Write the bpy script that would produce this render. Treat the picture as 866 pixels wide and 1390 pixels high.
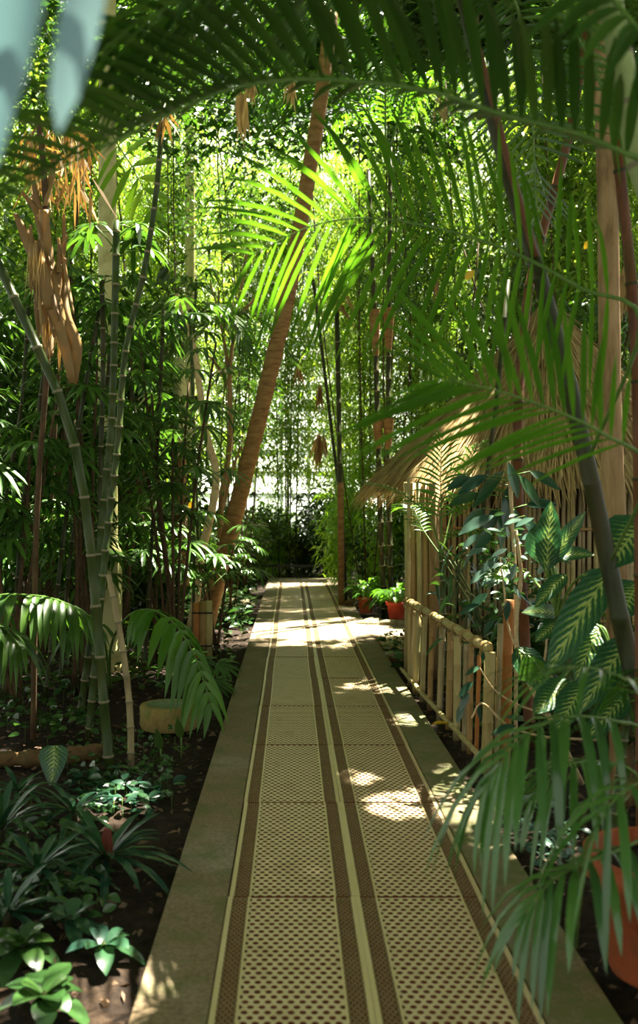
import bpy, math, random
import numpy as np
from mathutils import Vector

C = bpy.context.scene.collection
sc = bpy.context.scene
for o in list(bpy.data.objects): bpy.data.objects.remove(o)
rng = np.random.default_rng(11); random.seed(11)
R = math.radians
# ------------------------------------------------------------ camera, world, sun, exposure
FPX, CXP, CYP, CAMH = 1300.0, 395.0, 689.0, 1.55
cam = bpy.data.cameras.new('camera'); co = bpy.data.objects.new('camera', cam); C.objects.link(co)
co.location = (0, 0, CAMH); co.rotation_euler = (R(90), 0, 0)
cam.lens = FPX/1390*36; cam.sensor_width = 36; cam.sensor_fit = 'AUTO'
cam.shift_x = (433-CXP)/1390; cam.shift_y = -(695-CYP)/1390
cam.clip_start = .05; cam.clip_end = 200
cam.dof.use_dof = True; cam.dof.focus_distance = 7.5; cam.dof.aperture_fstop = 2.4
sc.camera = co
w = bpy.data.worlds.new('world'); sc.world = w; w.use_nodes = True
bg = w.node_tree.nodes['Background']; bg.inputs[0].default_value = (.98, 1.0, .93, 1); bg.inputs[1].default_value = 1.15
SUN = Vector((.25, .30, .92)).normalized()
sl = bpy.data.lights.new('sun', 'SUN'); sl.energy = 55; sl.angle = R(.55); sl.color = (1, .93, .78)
so = bpy.data.objects.new('sun', sl); C.objects.link(so); so.location = (6, 8, 22)
so.rotation_euler = SUN.to_track_quat('Z', 'Y').to_euler()
vs = sc.view_settings; vs.view_transform = 'Standard'; vs.look = 'None'; vs.gamma = 1; vs.use_curve_mapping = False
vs.exposure = 0.0
sc.cycles.max_bounces = 10; sc.cycles.diffuse_bounces = 5; sc.cycles.transmission_bounces = 6
sc.cycles.transparent_max_bounces = 8; sc.cycles.sample_clamp_indirect = 8

def P(px, py, d): return np.array([(px-CXP)*d/FPX, d, CAMH-(py-CYP)*d/FPX])
def G(px, py):
    d = CAMH*FPX/(py-CYP); return np.array([(px-CXP)*d/FPX, d, 0.0])

# ------------------------------------------------------------ materials
def nt(name):
    m = bpy.data.materials.new(name); m.use_nodes = True; t = m.node_tree
    return m, t, t.nodes['Principled BSDF'], t.nodes['Material Output']
def nd(t, kind, **kw):
    n = t.nodes.new(kind)
    for k, v in kw.items():
        if k in n.inputs.keys(): n.inputs[k].default_value = v
        else: setattr(n, k, v)
    return n
def ramp(t, fac, stops):
    r = t.nodes.new('ShaderNodeValToRGB'); e = r.color_ramp.elements
    while len(e) < len(stops): e.new(.5)
    for i, (p, c) in enumerate(stops): e[i].position = p; e[i].color = (*c, 1)
    t.links.new(fac, r.inputs[0]); return r.outputs[0]
def leafmat(name, stops, trans=.4, rough=.35, tcol=(1.5, 1.5, .7), coat=0.0):
    m, t, b, out = nt(name)
    geo = nd(t, 'ShaderNodeNewGeometry'); oi = nd(t, 'ShaderNodeObjectInfo')
    ad = nd(t, 'ShaderNodeMath', operation='ADD'); fr = nd(t, 'ShaderNodeMath', operation='FRACT')
    t.links.new(geo.outputs['Random Per Island'], ad.inputs[0]); t.links.new(oi.outputs['Random'], ad.inputs[1])
    t.links.new(ad.outputs[0], fr.inputs[0])
    n = len(stops); col = ramp(t, fr.outputs[0], [(i/max(1, n-1), c) for i, c in enumerate(stops)])
    t.links.new(col, b.inputs['Base Color']); b.inputs['Roughness'].default_value = rough
    b.inputs['Specular IOR Level'].default_value = .5; b.inputs['Coat Weight'].default_value = coat
    tr = nd(t, 'ShaderNodeBsdfTranslucent')
    mu = nd(t, 'ShaderNodeMix', data_type='RGBA', blend_type='MULTIPLY'); mu.inputs[0].default_value = 1
    t.links.new(col, mu.inputs[6]); mu.inputs[7].default_value = (*tcol, 1)
    t.links.new(mu.outputs[2], tr.inputs[0])
    mx = nd(t, 'ShaderNodeMixShader'); mx.inputs[0].default_value = trans
    t.links.new(b.outputs[0], mx.inputs[1]); t.links.new(tr.outputs[0], mx.inputs[2]); t.links.new(mx.outputs[0], out.inputs[0])
    return m
def surf(name, stops, scale=(8, 8, 8), rough=.7, bump=.3, detail=6, metallic=0, dist=.01):
    m, t, b, out = nt(name)
    tc = nd(t, 'ShaderNodeTexCoord'); mp = nd(t, 'ShaderNodeMapping'); mp.inputs['Scale'].default_value = scale
    t.links.new(tc.outputs['Object'], mp.inputs[0])
    no = nd(t, 'ShaderNodeTexNoise', Scale=1.0, Detail=float(detail), Roughness=.65)
    t.links.new(mp.outputs[0], no.inputs[0])
    lo, hi = .32, .68; n = len(stops)
    t.links.new(ramp(t, no.outputs[0], [(lo+(hi-lo)*i/max(1, n-1), c) for i, c in enumerate(stops)]), b.inputs['Base Color'])
    b.inputs['Roughness'].default_value = rough; b.inputs['Metallic'].default_value = metallic
    b.inputs['Specular IOR Level'].default_value = .5 if metallic else .18
    if bump:
        bu = nd(t, 'ShaderNodeBump', Strength=bump, Distance=dist); t.links.new(no.outputs[0], bu.inputs['Height'])
        t.links.new(bu.outputs[0], b.inputs['Normal'])
    return m
M = {}
M['palm'] = leafmat('palm_leaf', [(.05, .14, .01), (.07, .19, .012), (.095, .23, .016)], .45, .3)
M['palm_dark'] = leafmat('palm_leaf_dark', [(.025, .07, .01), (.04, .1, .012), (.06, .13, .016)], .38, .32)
M['gloss'] = leafmat('glossy_leaf', [(.02, .055, .015), (.03, .08, .02), (.045, .1, .018)], .25, .2, coat=.3)
M['bamboo_leaf'] = leafmat('bamboo_leaf', [(.07, .14, .015), (.12, .22, .02), (.18, .29, .035), (.26, .32, .06)], .55, .45)
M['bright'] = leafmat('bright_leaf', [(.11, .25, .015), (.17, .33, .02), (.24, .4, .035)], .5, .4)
M['fan'] = leafmat('fan_leaf', [(.03, .08, .014), (.045, .115, .018), (.07, .16, .02)], .38, .3)
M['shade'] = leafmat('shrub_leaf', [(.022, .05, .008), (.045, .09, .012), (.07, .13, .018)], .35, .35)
M['sky_sheen'] = leafmat('sky_sheen_leaf', [(.13, .25, .26), (.2, .32, .33)], .3, .35, (1, 1.05, 1))  # sky sheen on the shaded near leaflets, painted as a pale blue leaf colour
M['feather'] = leafmat('feather_leaf', [(.04, .11, .03), (.055, .15, .03), (.07, .18, .03)], .35, .25, coat=.7)
M['blue'] = leafmat('bluish_leaf', [(.015, .05, .032), (.022, .07, .038), (.03, .085, .03)], .25, .25, coat=.4)
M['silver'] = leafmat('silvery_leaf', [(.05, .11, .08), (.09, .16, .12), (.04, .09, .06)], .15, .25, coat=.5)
M['purple'] = leafmat('maroon_leaf', [(.12, .02, .01), (.16, .035, .015)], .3, .35)
M['dead'] = leafmat('dead_leaf', [(.16, .085, .025), (.29, .175, .05), (.42, .29, .1)], .3, .6, (1, .85, .5))
M['plume'] = leafmat('dry_plume', [(.5, .36, .12), (.62, .45, .17)], .35, .6, (1.1, .9, .6))
M['yellow'] = leafmat('yellow_leaf', [(.75, .5, .02), (.7, .42, .02)], .35, .4, (1.1, 1, .5))
M['straw'] = leafmat('straw', [(.3, .2, .06), (.44, .31, .11), (.6, .45, .18), (.16, .1, .035)], .2, .7, (1, .9, .6))
M['litter'] = leafmat('litter', [(.05, .025, .012), (.1, .05, .02), (.17, .1, .045), (.03, .016, .01)], .1, .7, (1, .8, .5))
M['rachis'] = surf('rachis_green', [(.07, .15, .025), (.12, .2, .04)], (20,)*3, .4, .1)
M['greenstem'] = surf('green_stem', [(.022, .038, .009), (.038, .06, .014), (.06, .072, .018)], (12, 12, 3), .35, .15)
M['darkstem'] = surf('dark_stem', [(.018, .022, .007), (.035, .042, .012), (.05, .035, .012)], (14, 14, 3), .4, .2)
M['redstem'] = surf('red_brown_stem', [(.05, .022, .01), (.14, .055, .02), (.08, .045, .016)], (16, 16, 3), .5, .25)
M['ring'] = surf('node_ring', [(.15, .14, .07), (.23, .2, .12)], (40,)*3, .6, .1)
M['palebamboo'] = surf('pale_bamboo', [(.26, .2, .075), (.4, .32, .13), (.28, .26, .1)], (9, 9, 2.2), .5, .2)
M['tanbamboo'] = surf('tan_bamboo', [(.2, .12, .04), (.34, .21, .075), (.28, .21, .08)], (9, 9, 2.5), .5, .25)
M['greybamboo'] = surf('weathered_bamboo', [(.16, .12, .06), (.3, .24, .12), (.38, .3, .15)], (14, 14, 2.5), .6, .35)
M['orangebamboo'] = surf('orange_bamboo', [(.28, .1, .025), (.42, .18, .05)], (10, 10, 3), .5, .25)
M['rope'] = surf('palm_rope', [(.22, .15, .05), (.36, .26, .1)], (60, 60, 60), .8, .6)
M['bark'] = surf('ringed_bark', [(.14, .075, .022), (.24, .13, .04), (.3, .18, .065)], (6, 6, 26), .65, .5, dist=.02)
M['tanbark'] = surf('tan_bark', [(.13, .075, .03), (.26, .165, .07), (.36, .24, .11)], (14, 14, 2.2), .7, .6, dist=.02)
M['palebark'] = surf('pale_bark', [(.38, .27, .13), (.55, .42, .22), (.3, .2, .09)], (8, 8, 8), .7, .4)
M['darkbark'] = surf('dark_bark', [(.04, .025, .012), (.1, .06, .025)], (18, 18, 8), .8, .6)
M['ringgreen'] = surf('green_palm_trunk', [(.16, .22, .06), (.25, .31, .11), (.3, .3, .13)], (8, 8, 5), .5, .2)
M['shaft'] = surf('crownshaft', [(.48, .52, .2), (.6, .62, .3)], (5, 5, 2), .4, .1)
M['cream'] = surf('cream_paint', [(.38, .36, .13), (.5, .47, .2), (.33, .3, .11)], (4, 4, 4), .5, .1)
M['white'] = surf('white_paint', [(.75, .76, .72), (.85, .86, .82)], (4, 4, 4), .5, .05)
M['terra'] = surf('terracotta', [(.24, .055, .018), (.34, .085, .03), (.24, .075, .03)], (12,)*3, .7, .25)
M['terra_red'] = surf('red_terracotta', [(.4, .05, .025), (.5, .08, .035)], (12,)*3, .6, .25)
M['stone'] = surf('mossy_stone', [(.08, .09, .04), (.2, .17, .1), (.28, .24, .15)], (9,)*3, .85, .8, dist=.03)
M['logring'] = surf('cut_log', [(.2, .14, .04), (.3, .22, .07), (.16, .18, .04)], (10, 10, 10), .75, .5, dist=.02)
M['logcore'] = surf('log_core', [(.1, .16, .07), (.24, .27, .14)], (14,)*3, .7, .4)
M['log'] = surf('log_bark', [(.05, .03, .012), (.13, .075, .03), (.06, .06, .02)], (10,)*3, .85, .8, dist=.03)
M['iron'] = surf('dark_iron', [(.02, .02, .018), (.05, .05, .045)], (20,)*3, .6, .1)
M['blackwire'] = surf('black_tie', [(.01, .01, .01), (.02, .02, .02)], (20,)*3, .6, .1)
M['grate'] = surf('brass_grating', [(.47, .35, .19), (.64, .5, .3), (.56, .42, .24)], (5, 5, 5), .4, .06, metallic=.2)
M['grate_band'] = surf('worn_grating', [(.27, .2, .1), (.4, .31, .17)], (7, 7, 7), .45, .06, metallic=.2)
M['rail'] = surf('brass_rail', [(.56, .41, .21), (.7, .56, .34)], (5, 1, 5), .35, .03, metallic=.3)
M['duct_hole_shade'] = surf('rusty_duct_hole_shade', [(.13, .035, .014), (.2, .055, .022)], (20,)*3, .8, .2)  # rust of the duct floor, also painted shade on the grating hole walls
M['soil'] = surf('soil', [(.008, .005, .003), (.022, .013, .007), (.045, .028, .015)], (14,)*3, .9, 1.0, 10, dist=.04)

def concrete(name, moss):
    m, t, b, out = nt(name)
    geo = nd(t, 'ShaderNodeNewGeometry')
    a = nd(t, 'ShaderNodeTexNoise', Scale=60.0, Detail=6.0); c = nd(t, 'ShaderNodeTexNoise', Scale=1.6, Detail=5.0, Roughness=.6)
    f = nd(t, 'ShaderNodeTexNoise', Scale=5.0, Detail=6.0, Roughness=.7)
    for n in (a, c, f): t.links.new(geo.outputs['Position'], n.inputs[0])
    c1 = ramp(t, a.outputs[0], [(.35, (.13, .088, .042)), (.65, (.22, .155, .08))])
    c2 = ramp(t, a.outputs[0], [(.35, (.18, .145, .085)), (.65, (.28, .23, .15))])
    mk = ramp(t, c.outputs[0], [(.48, (0, 0, 0)), (.68, (1, 1, 1))])
    mx = nd(t, 'ShaderNodeMix', data_type='RGBA'); t.links.new(mk, mx.inputs[0]); t.links.new(c1, mx.inputs[6]); t.links.new(c2, mx.inputs[7])
    mk2 = ramp(t, f.outputs[0], [(.5-.12*moss, (0, 0, 0)), (.72-.12*moss, (1, 1, 1))])
    my = nd(t, 'ShaderNodeMix', data_type='RGBA'); t.links.new(mk2, my.inputs[0]); t.links.new(mx.outputs[2], my.inputs[6]); my.inputs[7].default_value = (.09, .1, .02, 1)
    t.links.new(my.outputs[2], b.inputs['Base Color']); b.inputs['Roughness'].default_value = .75
    bu = nd(t, 'ShaderNodeBump', Strength=.5, Distance=.004); t.links.new(a.outputs[0], bu.inputs['Height']); t.links.new(bu.outputs[0], b.inputs['Normal'])
    return m
M['concrete'] = concrete('kerb_concrete', .1); M['mossy'] = concrete('mossy_concrete', 1.0)

def variegated():
    m, t, b, out = nt('variegated_leaf')
    uv = nd(t, 'ShaderNodeUVMap'); uv.uv_map = 'UVMap'; sp = nd(t, 'ShaderNodeSeparateXYZ'); t.links.new(uv.outputs[0], sp.inputs[0])
    def mt(op, a, bb=None, c=None):
        n = nd(t, 'ShaderNodeMath', operation=op)
        for i, v in enumerate((a, bb, c)):
            if v is None: continue
            if isinstance(v, (int, float)): n.inputs[i].default_value = v
            else: t.links.new(v, n.inputs[i])
        return n.outputs[0]
    u = mt('ABSOLUTE', mt('SUBTRACT', sp.outputs[0], .5)); v = sp.outputs[1]
    no = nd(t, 'ShaderNodeTexNoise', Scale=14.0, Detail=4.0); t.links.new(uv.outputs[0], no.inputs[0])
    ph = mt('ADD', mt('MULTIPLY', mt('SUBTRACT', v, mt('MULTIPLY', u, .55)), 70.0), mt('MULTIPLY', no.outputs[0], 5.0))
    s = mt('SINE', ph)
    env = mt('SUBTRACT', 1.0, mt('MULTIPLY', u, 2.5)); env = mt('MAXIMUM', env, 0.0)
    k = mt('ADD', mt('MULTIPLY', s, .55), mt('MULTIPLY', env, .75)); k = mt('SUBTRACT', k, mt('MULTIPLY', u, .9))
    k = mt('ADD', k, mt('MULTIPLY', mt('SUBTRACT', no.outputs[0], .5), .8))
    mid = mt('LESS_THAN', u, .012)
    k = mt('MAXIMUM', k, mid)
    col = ramp(t, k, [(.1, (.022, .09, .03)), (.5, (.06, .17, .03)), (.95, (.36, .45, .11))])
    t.links.new(col, b.inputs['Base Color']); b.inputs['Roughness'].default_value = .25; b.inputs['Coat Weight'].default_value = .3
    bu = nd(t, 'ShaderNodeBump', Strength=.4, Distance=.004); t.links.new(s, bu.inputs['Height']); t.links.new(bu.outputs[0], b.inputs['Normal'])
    tr = nd(t, 'ShaderNodeBsdfTranslucent'); t.links.new(col, tr.inputs[0])
    mx = nd(t, 'ShaderNodeMixShader'); mx.inputs[0].default_value = .3
    t.links.new(b.outputs[0], mx.inputs[1]); t.links.new(tr.outputs[0], mx.inputs[2]); t.links.new(mx.outputs[0], out.inputs[0])
    return m
M['varieg'] = variegated()
def glassmat():
    m, t, b, out = nt('whitewashed_glass')
    tr = nd(t, 'ShaderNodeBsdfTranslucent'); tr.inputs[0].default_value = (.95, .97, .93, 1)
    tp = nd(t, 'ShaderNodeBsdfTransparent'); tp.inputs[0].default_value = (.95, .98, .95, 1)
    mx = nd(t, 'ShaderNodeMixShader'); mx.inputs[0].default_value = .5
    t.links.new(tr.outputs[0], mx.inputs[1]); t.links.new(tp.outputs[0], mx.inputs[2]); t.links.new(mx.outputs[0], out.inputs[0])
    return m
M['glass'] = glassmat()

# ------------------------------------------------------------ mesh builder
def unit(a):
    a = np.asarray(a, float); return a/np.maximum(np.linalg.norm(a, axis=-1, keepdims=True), 1e-9)
def spline(ctrl, n):
    c = np.asarray(ctrl, float)
    if len(c) == 2: return c[0]+(c[1]-c[0])*np.linspace(0, 1, n)[:, None]
    p = np.vstack([2*c[0]-c[1], c, 2*c[-1]-c[-2]]); m = len(c)-1; out = []
    for t in np.linspace(0, m-1e-6, n):
        i = int(t); f = t-i; a, b, cc, d = p[i:i+4]
        out.append(.5*((2*b)+(-a+cc)*f+(2*a-5*b+4*cc-d)*f*f+(-a+3*b-3*cc+d)*f**3))
    return np.array(out)
class MB:
    def __init__(s): s.ch = []; s.n = 0; s.uv = []
    def add(s, V, F, mat=0, uv=None):
        V = np.asarray(V, float).reshape(-1, 3); F = np.asarray(F, int)
        s.ch.append((V, F+s.n, mat)); s.n += len(V)
        s.uv.append(uv if uv is not None else np.zeros((len(V), 2))); return s
    def tube(s, pts, rad, sides=8, mat=0, cap=True, flat=1.0):
        pts = np.asarray(pts, float); n = len(pts); rad = np.broadcast_to(np.asarray(rad, float), (n,))
        T = unit(np.gradient(pts, axis=0)); ref = np.array([1., 0, 0]) if abs(T[0][0]) < .8 else np.array([0, 1., 0])
        A = np.zeros_like(T); a = unit(ref-T[0]*np.dot(ref, T[0]))
        for i in range(n): a = unit(a-T[i]*np.dot(a, T[i])); A[i] = a
        B = np.cross(T, A); th = np.arange(sides)*2*math.pi/sides
        V = pts[:, None]+rad[:, None, None]*(np.cos(th)[None, :, None]*A[:, None]+flat*np.sin(th)[None, :, None]*B[:, None])
        F = []
        for i in range(n-1):
            j = np.arange(sides); k = (j+1) % sides
            F.append(np.stack([i*sides+j, i*sides+k, (i+1)*sides+k, (i+1)*sides+j], 1))
        F = np.vstack(F); m = mat
        if isinstance(mat, (list, np.ndarray)): m = np.repeat(np.asarray(mat), sides)
        s.add(V, F, m)
        if cap:
            b = s.n-n*sides
            s.ch.append((np.zeros((0, 3)), b+np.arange(sides)[::-1][None], 0 if not isinstance(mat, int) else mat))
            s.ch.append((np.zeros((0, 3)), b+(n-1)*sides+np.arange(sides)[None], 0 if not isinstance(mat, int) else mat))
        return s
    def box(s, lo, hi, mat=0):
        x0, y0, z0 = lo; x1, y1, z1 = hi
        V = [(x0,y0,z0),(x1,y0,z0),(x1,y1,z0),(x0,y1,z0),(x0,y0,z1),(x1,y0,z1),(x1,y1,z1),(x0,y1,z1)]
        return s.add(V, [(0,3,2,1),(4,5,6,7),(0,1,5,4),(1,2,6,5),(2,3,7,6),(3,0,4,7)], mat)
    def lathe(s, c, prof, sides=24, mat=0):
        th = np.arange(sides)*2*math.pi/sides; V = []
        for r, z in prof: V.append(np.stack([c[0]+r*np.cos(th), c[1]+r*np.sin(th), np.full(sides, c[2]+z)], 1))
        F = []
        for i in range(len(prof)-1):
            j = np.arange(sides); k = (j+1) % sides
            F.append(np.stack([i*sides+j, i*sides+k, (i+1)*sides+k, (i+1)*sides+j], 1))
        return s.add(np.vstack(V), np.vstack(F), mat)
    def leaves(s, pos, dr, nrm, L, W, droop=.2, prof=((0, .1), (.35, 1), (1, .04)), mat=0, fold=0.0, uv=False):
        pos = np.atleast_2d(pos).astype(float); N = len(pos)
        dr = unit(np.broadcast_to(dr, (N, 3))); nrm = np.broadcast_to(nrm, (N, 3))
        L = np.broadcast_to(L, (N,)).astype(float); W = np.broadcast_to(W, (N,)).astype(float); droop = np.broadcast_to(droop, (N,)).astype(float)
        side = unit(np.cross(dr, nrm)); up = np.cross(side, dr)
        pr = np.array(prof); K = len(pr); t = pr[:, 0]
        ct = pos[:, None]+dr[:, None]*(t*(1-.25*np.minimum(droop[:, None], 1.5)*t))[:, :, None]*L[:, None, None]
        ct[:, :, 2] -= droop[:, None]*L[:, None]*(t**2)[None]
        wv = W[:, None]*pr[:, 1][None]*.5
        if fold:
            a = ct+side[:, None]*wv[:, :, None]+up[:, None]*(wv*fold)[:, :, None]; b = ct-side[:, None]*wv[:, :, None]+up[:, None]*(wv*fold)[:, :, None]
            V = np.stack([a, ct, b], 2); A = 3
        else:
            V = np.stack([ct+side[:, None]*wv[:, :, None], ct-side[:, None]*wv[:, :, None]], 2); A = 2
        base = (np.arange(N)*K*A)[:, None, None]; k = (np.arange(K-1)*A)[None, :, None]; q = np.arange(A-1)[None, None]
        i = base+k+q; F = np.stack([i, i+1, i+1+A, i+A], -1).reshape(-1, 4)
        U = None
        if uv: U = np.stack(np.broadcast_arrays(np.linspace(0, 1, A)[None, None, :], t[None, :, None]+np.zeros((N, 1, 1))), -1).reshape(-1, 2)
        return s.add(V.reshape(-1, 3), F, mat, U)
    def build(s, name, mats, parent=None, origin=(0, 0, 0), smooth=True, kind=None, uv=False):
        me = bpy.data.meshes.new(name); V = np.vstack([c[0] for c in s.ch])-np.asarray(origin)
        me.vertices.add(len(V)); me.vertices.foreach_set('co', V.ravel())
        loops = np.concatenate([c[1].ravel() for c in s.ch]); sz = np.concatenate([np.full(len(c[1]), c[1].shape[1]) for c in s.ch])
        mi = np.concatenate([np.broadcast_to(c[2], (len(c[1]),)) for c in s.ch])
        me.loops.add(len(loops)); me.loops.foreach_set('vertex_index', loops)
        me.polygons.add(len(sz)); me.polygons.foreach_set('loop_start', np.concatenate([[0], np.cumsum(sz)[:-1]])); 
        me.polygons.foreach_set('material_index', mi.astype(np.int32))
        me.update(calc_edges=True); me.polygons.foreach_set('use_smooth', np.full(len(sz), smooth))
        if uv:
            U = np.vstack(s.uv); l = me.uv_layers.new(name='UVMap'); l.data.foreach_set('uv', U[loops].astype(np.float32).ravel())
        for m in (mats if isinstance(mats, (list, tuple)) else [mats]): me.materials.append(M[m] if isinstance(m, str) else m)
        o = bpy.data.objects.new(name, me); C.objects.link(o)
        if parent is not None: o.parent = parent
        else: o.location = origin
        if kind: o['kind'] = kind
        return o
def thing(name, label, cat, loc=(0, 0, 0), group=None):
    o = bpy.data.objects.new(name, None); C.objects.link(o); o.location = tuple(float(v) for v in loc); o.empty_display_size = .1
    o['label'] = label; o['category'] = cat
    if group: o['group'] = group
    return o
def tag(o, label, cat, group=None):
    o['label'] = label; o['category'] = cat
    if group: o['group'] = group
    return o
def dup(root, loc, rz=0, sc_=1, label=None, group=None):
    r = root.copy(); C.objects.link(r); r.location = tuple(float(v) for v in loc); r.rotation_euler = (0, 0, rz); r.scale = (sc_,)*3
    if label: r['label'] = label
    if group: r['group'] = group
    for ch in list(root.children):
        c = ch.copy(); C.objects.link(c); c.parent = r
        for g in list(ch.children):
            d = g.copy(); C.objects.link(d); d.parent = c
    return r
def L0(o): return np.array(o.location)
UP = np.array([0, 0, 1.])
P3 = ((0, .1), (.4, 1), (1, .04)); P5 = ((0, .25), (.15, .8), (.4, 1), (.7, .75), (1, .03))
POV = ((0, .1), (.2, .75), (.45, 1), (.75, .7), (1, .03)); PST = ((0, .5), (.3, .95), (.6, 1), (.85, .7), (1, .04))

def frond(parent, ctrl, L=.4, n=36, W=.03, mat='palm', rm='rachis', fw=30, lift=.15, droop=.35, sep=False, roll=0, t0=.12,
          rr=.012, jit=.05, prof=P5, fold=.35, tipfw=60, name='frond', asym=(1, 1), skip=0.0):
    o0 = L0(parent); pts = spline(ctrl, max(n, 12)); T = unit(np.gradient(pts, axis=0))
    S = unit(np.cross(T, UP)); U = np.cross(S, T)
    if roll: c, s_ = math.cos(R(roll)), math.sin(R(roll)); S, U = c*S+s_*U, c*U-s_*S
    m = MB(); m.tube(pts, np.linspace(rr, rr*.25, len(pts)), 6, 1)
    fr = None
    if sep: fr = m.build(name, [mat, rm], parent, o0)
    for sg, am in ((1, asym[0]), (-1, asym[1])):
        for i in range(n):
            t = i/(n-1)
            if t < t0 or rng.random() < skip: continue
            tt = (t-t0)/(1-t0)
            j = min(int(t*(len(pts)-1)), len(pts)-1)
            a = R(fw+(tipfw-fw)*tt**1.5+rng.normal(0, 3)); l = L*(math.sin(math.pi*(.16+.7*tt))**.7)*am*(1+rng.normal(0, jit))
            if tt > .9: l *= .8
            d = sg*S[j]*math.cos(a)+T[j]*math.sin(a)+U[j]*(lift+rng.normal(0, .06))
            k = m if not sep else MB()
            k.leaves(pts[j], d, U[j], l, W*(.7+.3*math.sin(math.pi*min(1, tt+.15))), droop*(1+rng.normal(0, .15)), prof, 0, fold)
            if sep: k.build('leaflet', [mat], fr, o0)
    if not sep: fr = m.build(name, [mat, rm], parent, o0)
    return fr
def cane(ctrl, r, node=.22, sides=8, n=None, mb=None, base=0, ring=1, r2=None, bulge=1.18):
    """a stem with pale raised node rings (ring = material slot of the rings)"""
    fine = spline(ctrl, 160); s = np.concatenate([[0], np.cumsum(np.linalg.norm(np.diff(fine, axis=0), axis=1))]); Lt = s[-1]
    st = []; rf = []; mt = []
    z = node*.5; st += [0.0]; rf += [1.]; 
    while z < Lt-.04:
        q = min(r*.3, .008)
        st += [z-q*1.3, z-q*.6, z+q*.6, z+q*1.2]; rf += [1, bulge, bulge*.98, .98]; z += node*random.uniform(.85, 1.15)
    st += [Lt]; rf += [1.]
    P_ = np.stack([np.interp(st, s, fine[:, i]) for i in range(3)], 1)
    rad = np.array(rf)*np.interp(st, [0, Lt], [r, r if r2 is None else r2])
    mt = [base]*(len(st)-1)
    for i in range(1, len(st)-1, 4): 
        if i+1 < len(st)-1: mt[i+1] = ring
        if i < len(mt): mt[i] = ring
    mb = mb or MB(); mb.tube(P_, rad, sides, mt); return mb
def fanleaf(mb, hub, ax, nrm, Rr, nseg=10, W=.035, spread=115, droop=.3, mat=0, fold=.3, prof=PST):
    ax = unit(ax); nrm = unit(nrm-ax*np.dot(nrm, ax)); sd = np.cross(nrm, ax)
    th = np.linspace(-R(spread), R(spread), nseg)+rng.normal(0, .04, nseg)
    D = np.cos(th)[:, None]*ax+np.sin(th)[:, None]*sd+nrm*.08
    L = Rr*(.75+.25*np.cos(th))*(1+rng.normal(0, .06, nseg))
    mb.leaves(np.repeat(hub[None], nseg, 0), D, nrm, L, W, droop*(1+rng.normal(0, .25, nseg)), prof, mat, fold)
def rand_dirs(n, zlo=-1, zhi=1):
    z = rng.uniform(zlo, zhi, n); th = rng.uniform(0, 2*math.pi, n); r = np.sqrt(1-z*z)
    return np.stack([r*np.cos(th), r*np.sin(th), z], 1)
def cloud(mb, centers, spread, per, L, W, droop=.4, zbias=-.2, prof=P3, mat=0, keep=None, fold=0.0):
    """leaves in small sprays around centres"""
    c = np.repeat(np.asarray(centers), per, 0); n = len(c)
    pos = c+rng.normal(0, 1, (n, 3))*np.asarray(spread)
    if keep is not None: k = keep(pos); pos = pos[k]; n = len(pos)
    d = rand_dirs(n, -.6, .6); d[:, 2] += zbias; nr = rand_dirs(n, .2, 1)
    mb.leaves(pos, d, nr, L*rng.uniform(.7, 1.25, n), W*rng.uniform(.8, 1.2, n), droop*rng.uniform(.4, 1.5, n), prof, mat, fold)

# ------------------------------------------------------------ setting: path
JY = [3.81+1.225*k for k in range(-3, 14)]            # joints between grating panels
GX0, GXW = -.246, .506
floor = MB().box((GX0-.01, JY[0], -.09), (GX0+2*GXW+.01, JY[-1], -.045)).build('floor', ['duct_hole_shade'], smooth=False); floor['kind'] = 'structure'
def lattice(x0, x1, y0, y1, p, rh, z1, z0, nseg=12):
    m = MB(); rows = int((y1-y0)/(p*.866))+2; V = []; F = []; base = 0
    ang = np.arange(nseg)*2*math.pi/nseg+math.pi/6*0
    ro = np.array([p*.5/max(abs(math.cos(((a+math.pi/6) % (math.pi/3))-math.pi/6)), .5) for a in ang])
    for r_ in range(rows):
        cy = y0+r_*p*.866; off = (r_ % 2)*p*.5
        for c_ in range(int((x1-x0)/p)+2):
            cx = x0+c_*p+off
            if cx-p*.6 > x1 or cy-p*.7 > y1: continue
            ox = np.clip(cx+ro*np.cos(ang), x0, x1); oy = np.clip(cy+ro*np.sin(ang), y0, y1)
            hx = np.clip(cx+rh*np.cos(ang), x0, x1); hy = np.clip(cy+rh*np.sin(ang), y0, y1)
            V += [np.stack([ox, oy, np.full(nseg, z1)], 1), np.stack([hx, hy, np.full(nseg, z1)], 1), np.stack([hx, hy, np.full(nseg, z0)], 1)]
            j = np.arange(nseg); k = (j+1) % nseg
            F += [np.stack([base+j, base+k, base+nseg+k, base+nseg+j], 1), np.stack([base+nseg+j, base+nseg+k, base+2*nseg+k, base+2*nseg+j], 1)]
            base += 3*nseg
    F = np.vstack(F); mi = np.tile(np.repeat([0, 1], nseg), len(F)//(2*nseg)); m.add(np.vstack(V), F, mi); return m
PL = 1.217
fr_m = MB()
for a, b, z in ((0, .018, .004), (.079, .087, .003), (GXW-.089, GXW-.081, .003), (GXW-.02, GXW-.002, .004)):
    fr_m.box((a, 0, -.022), (b, PL, z))
fr_m.box((.018, 0, -.022), (GXW-.02, .008, -.007), 1); fr_m.box((.018, PL-.008, -.022), (GXW-.02, PL, -.007), 1)
proto_panel = fr_m.build('grate_panel', ['rail', 'grate_band'], floor, smooth=False)
lat = lattice(.087, GXW-.089, .006, PL-.006, .036, .0112, 0, -.018).build('lattice', ['grate', 'duct_hole_shade'], proto_panel, smooth=False)  # hole walls take the dark duct colour so they look shaded
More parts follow.
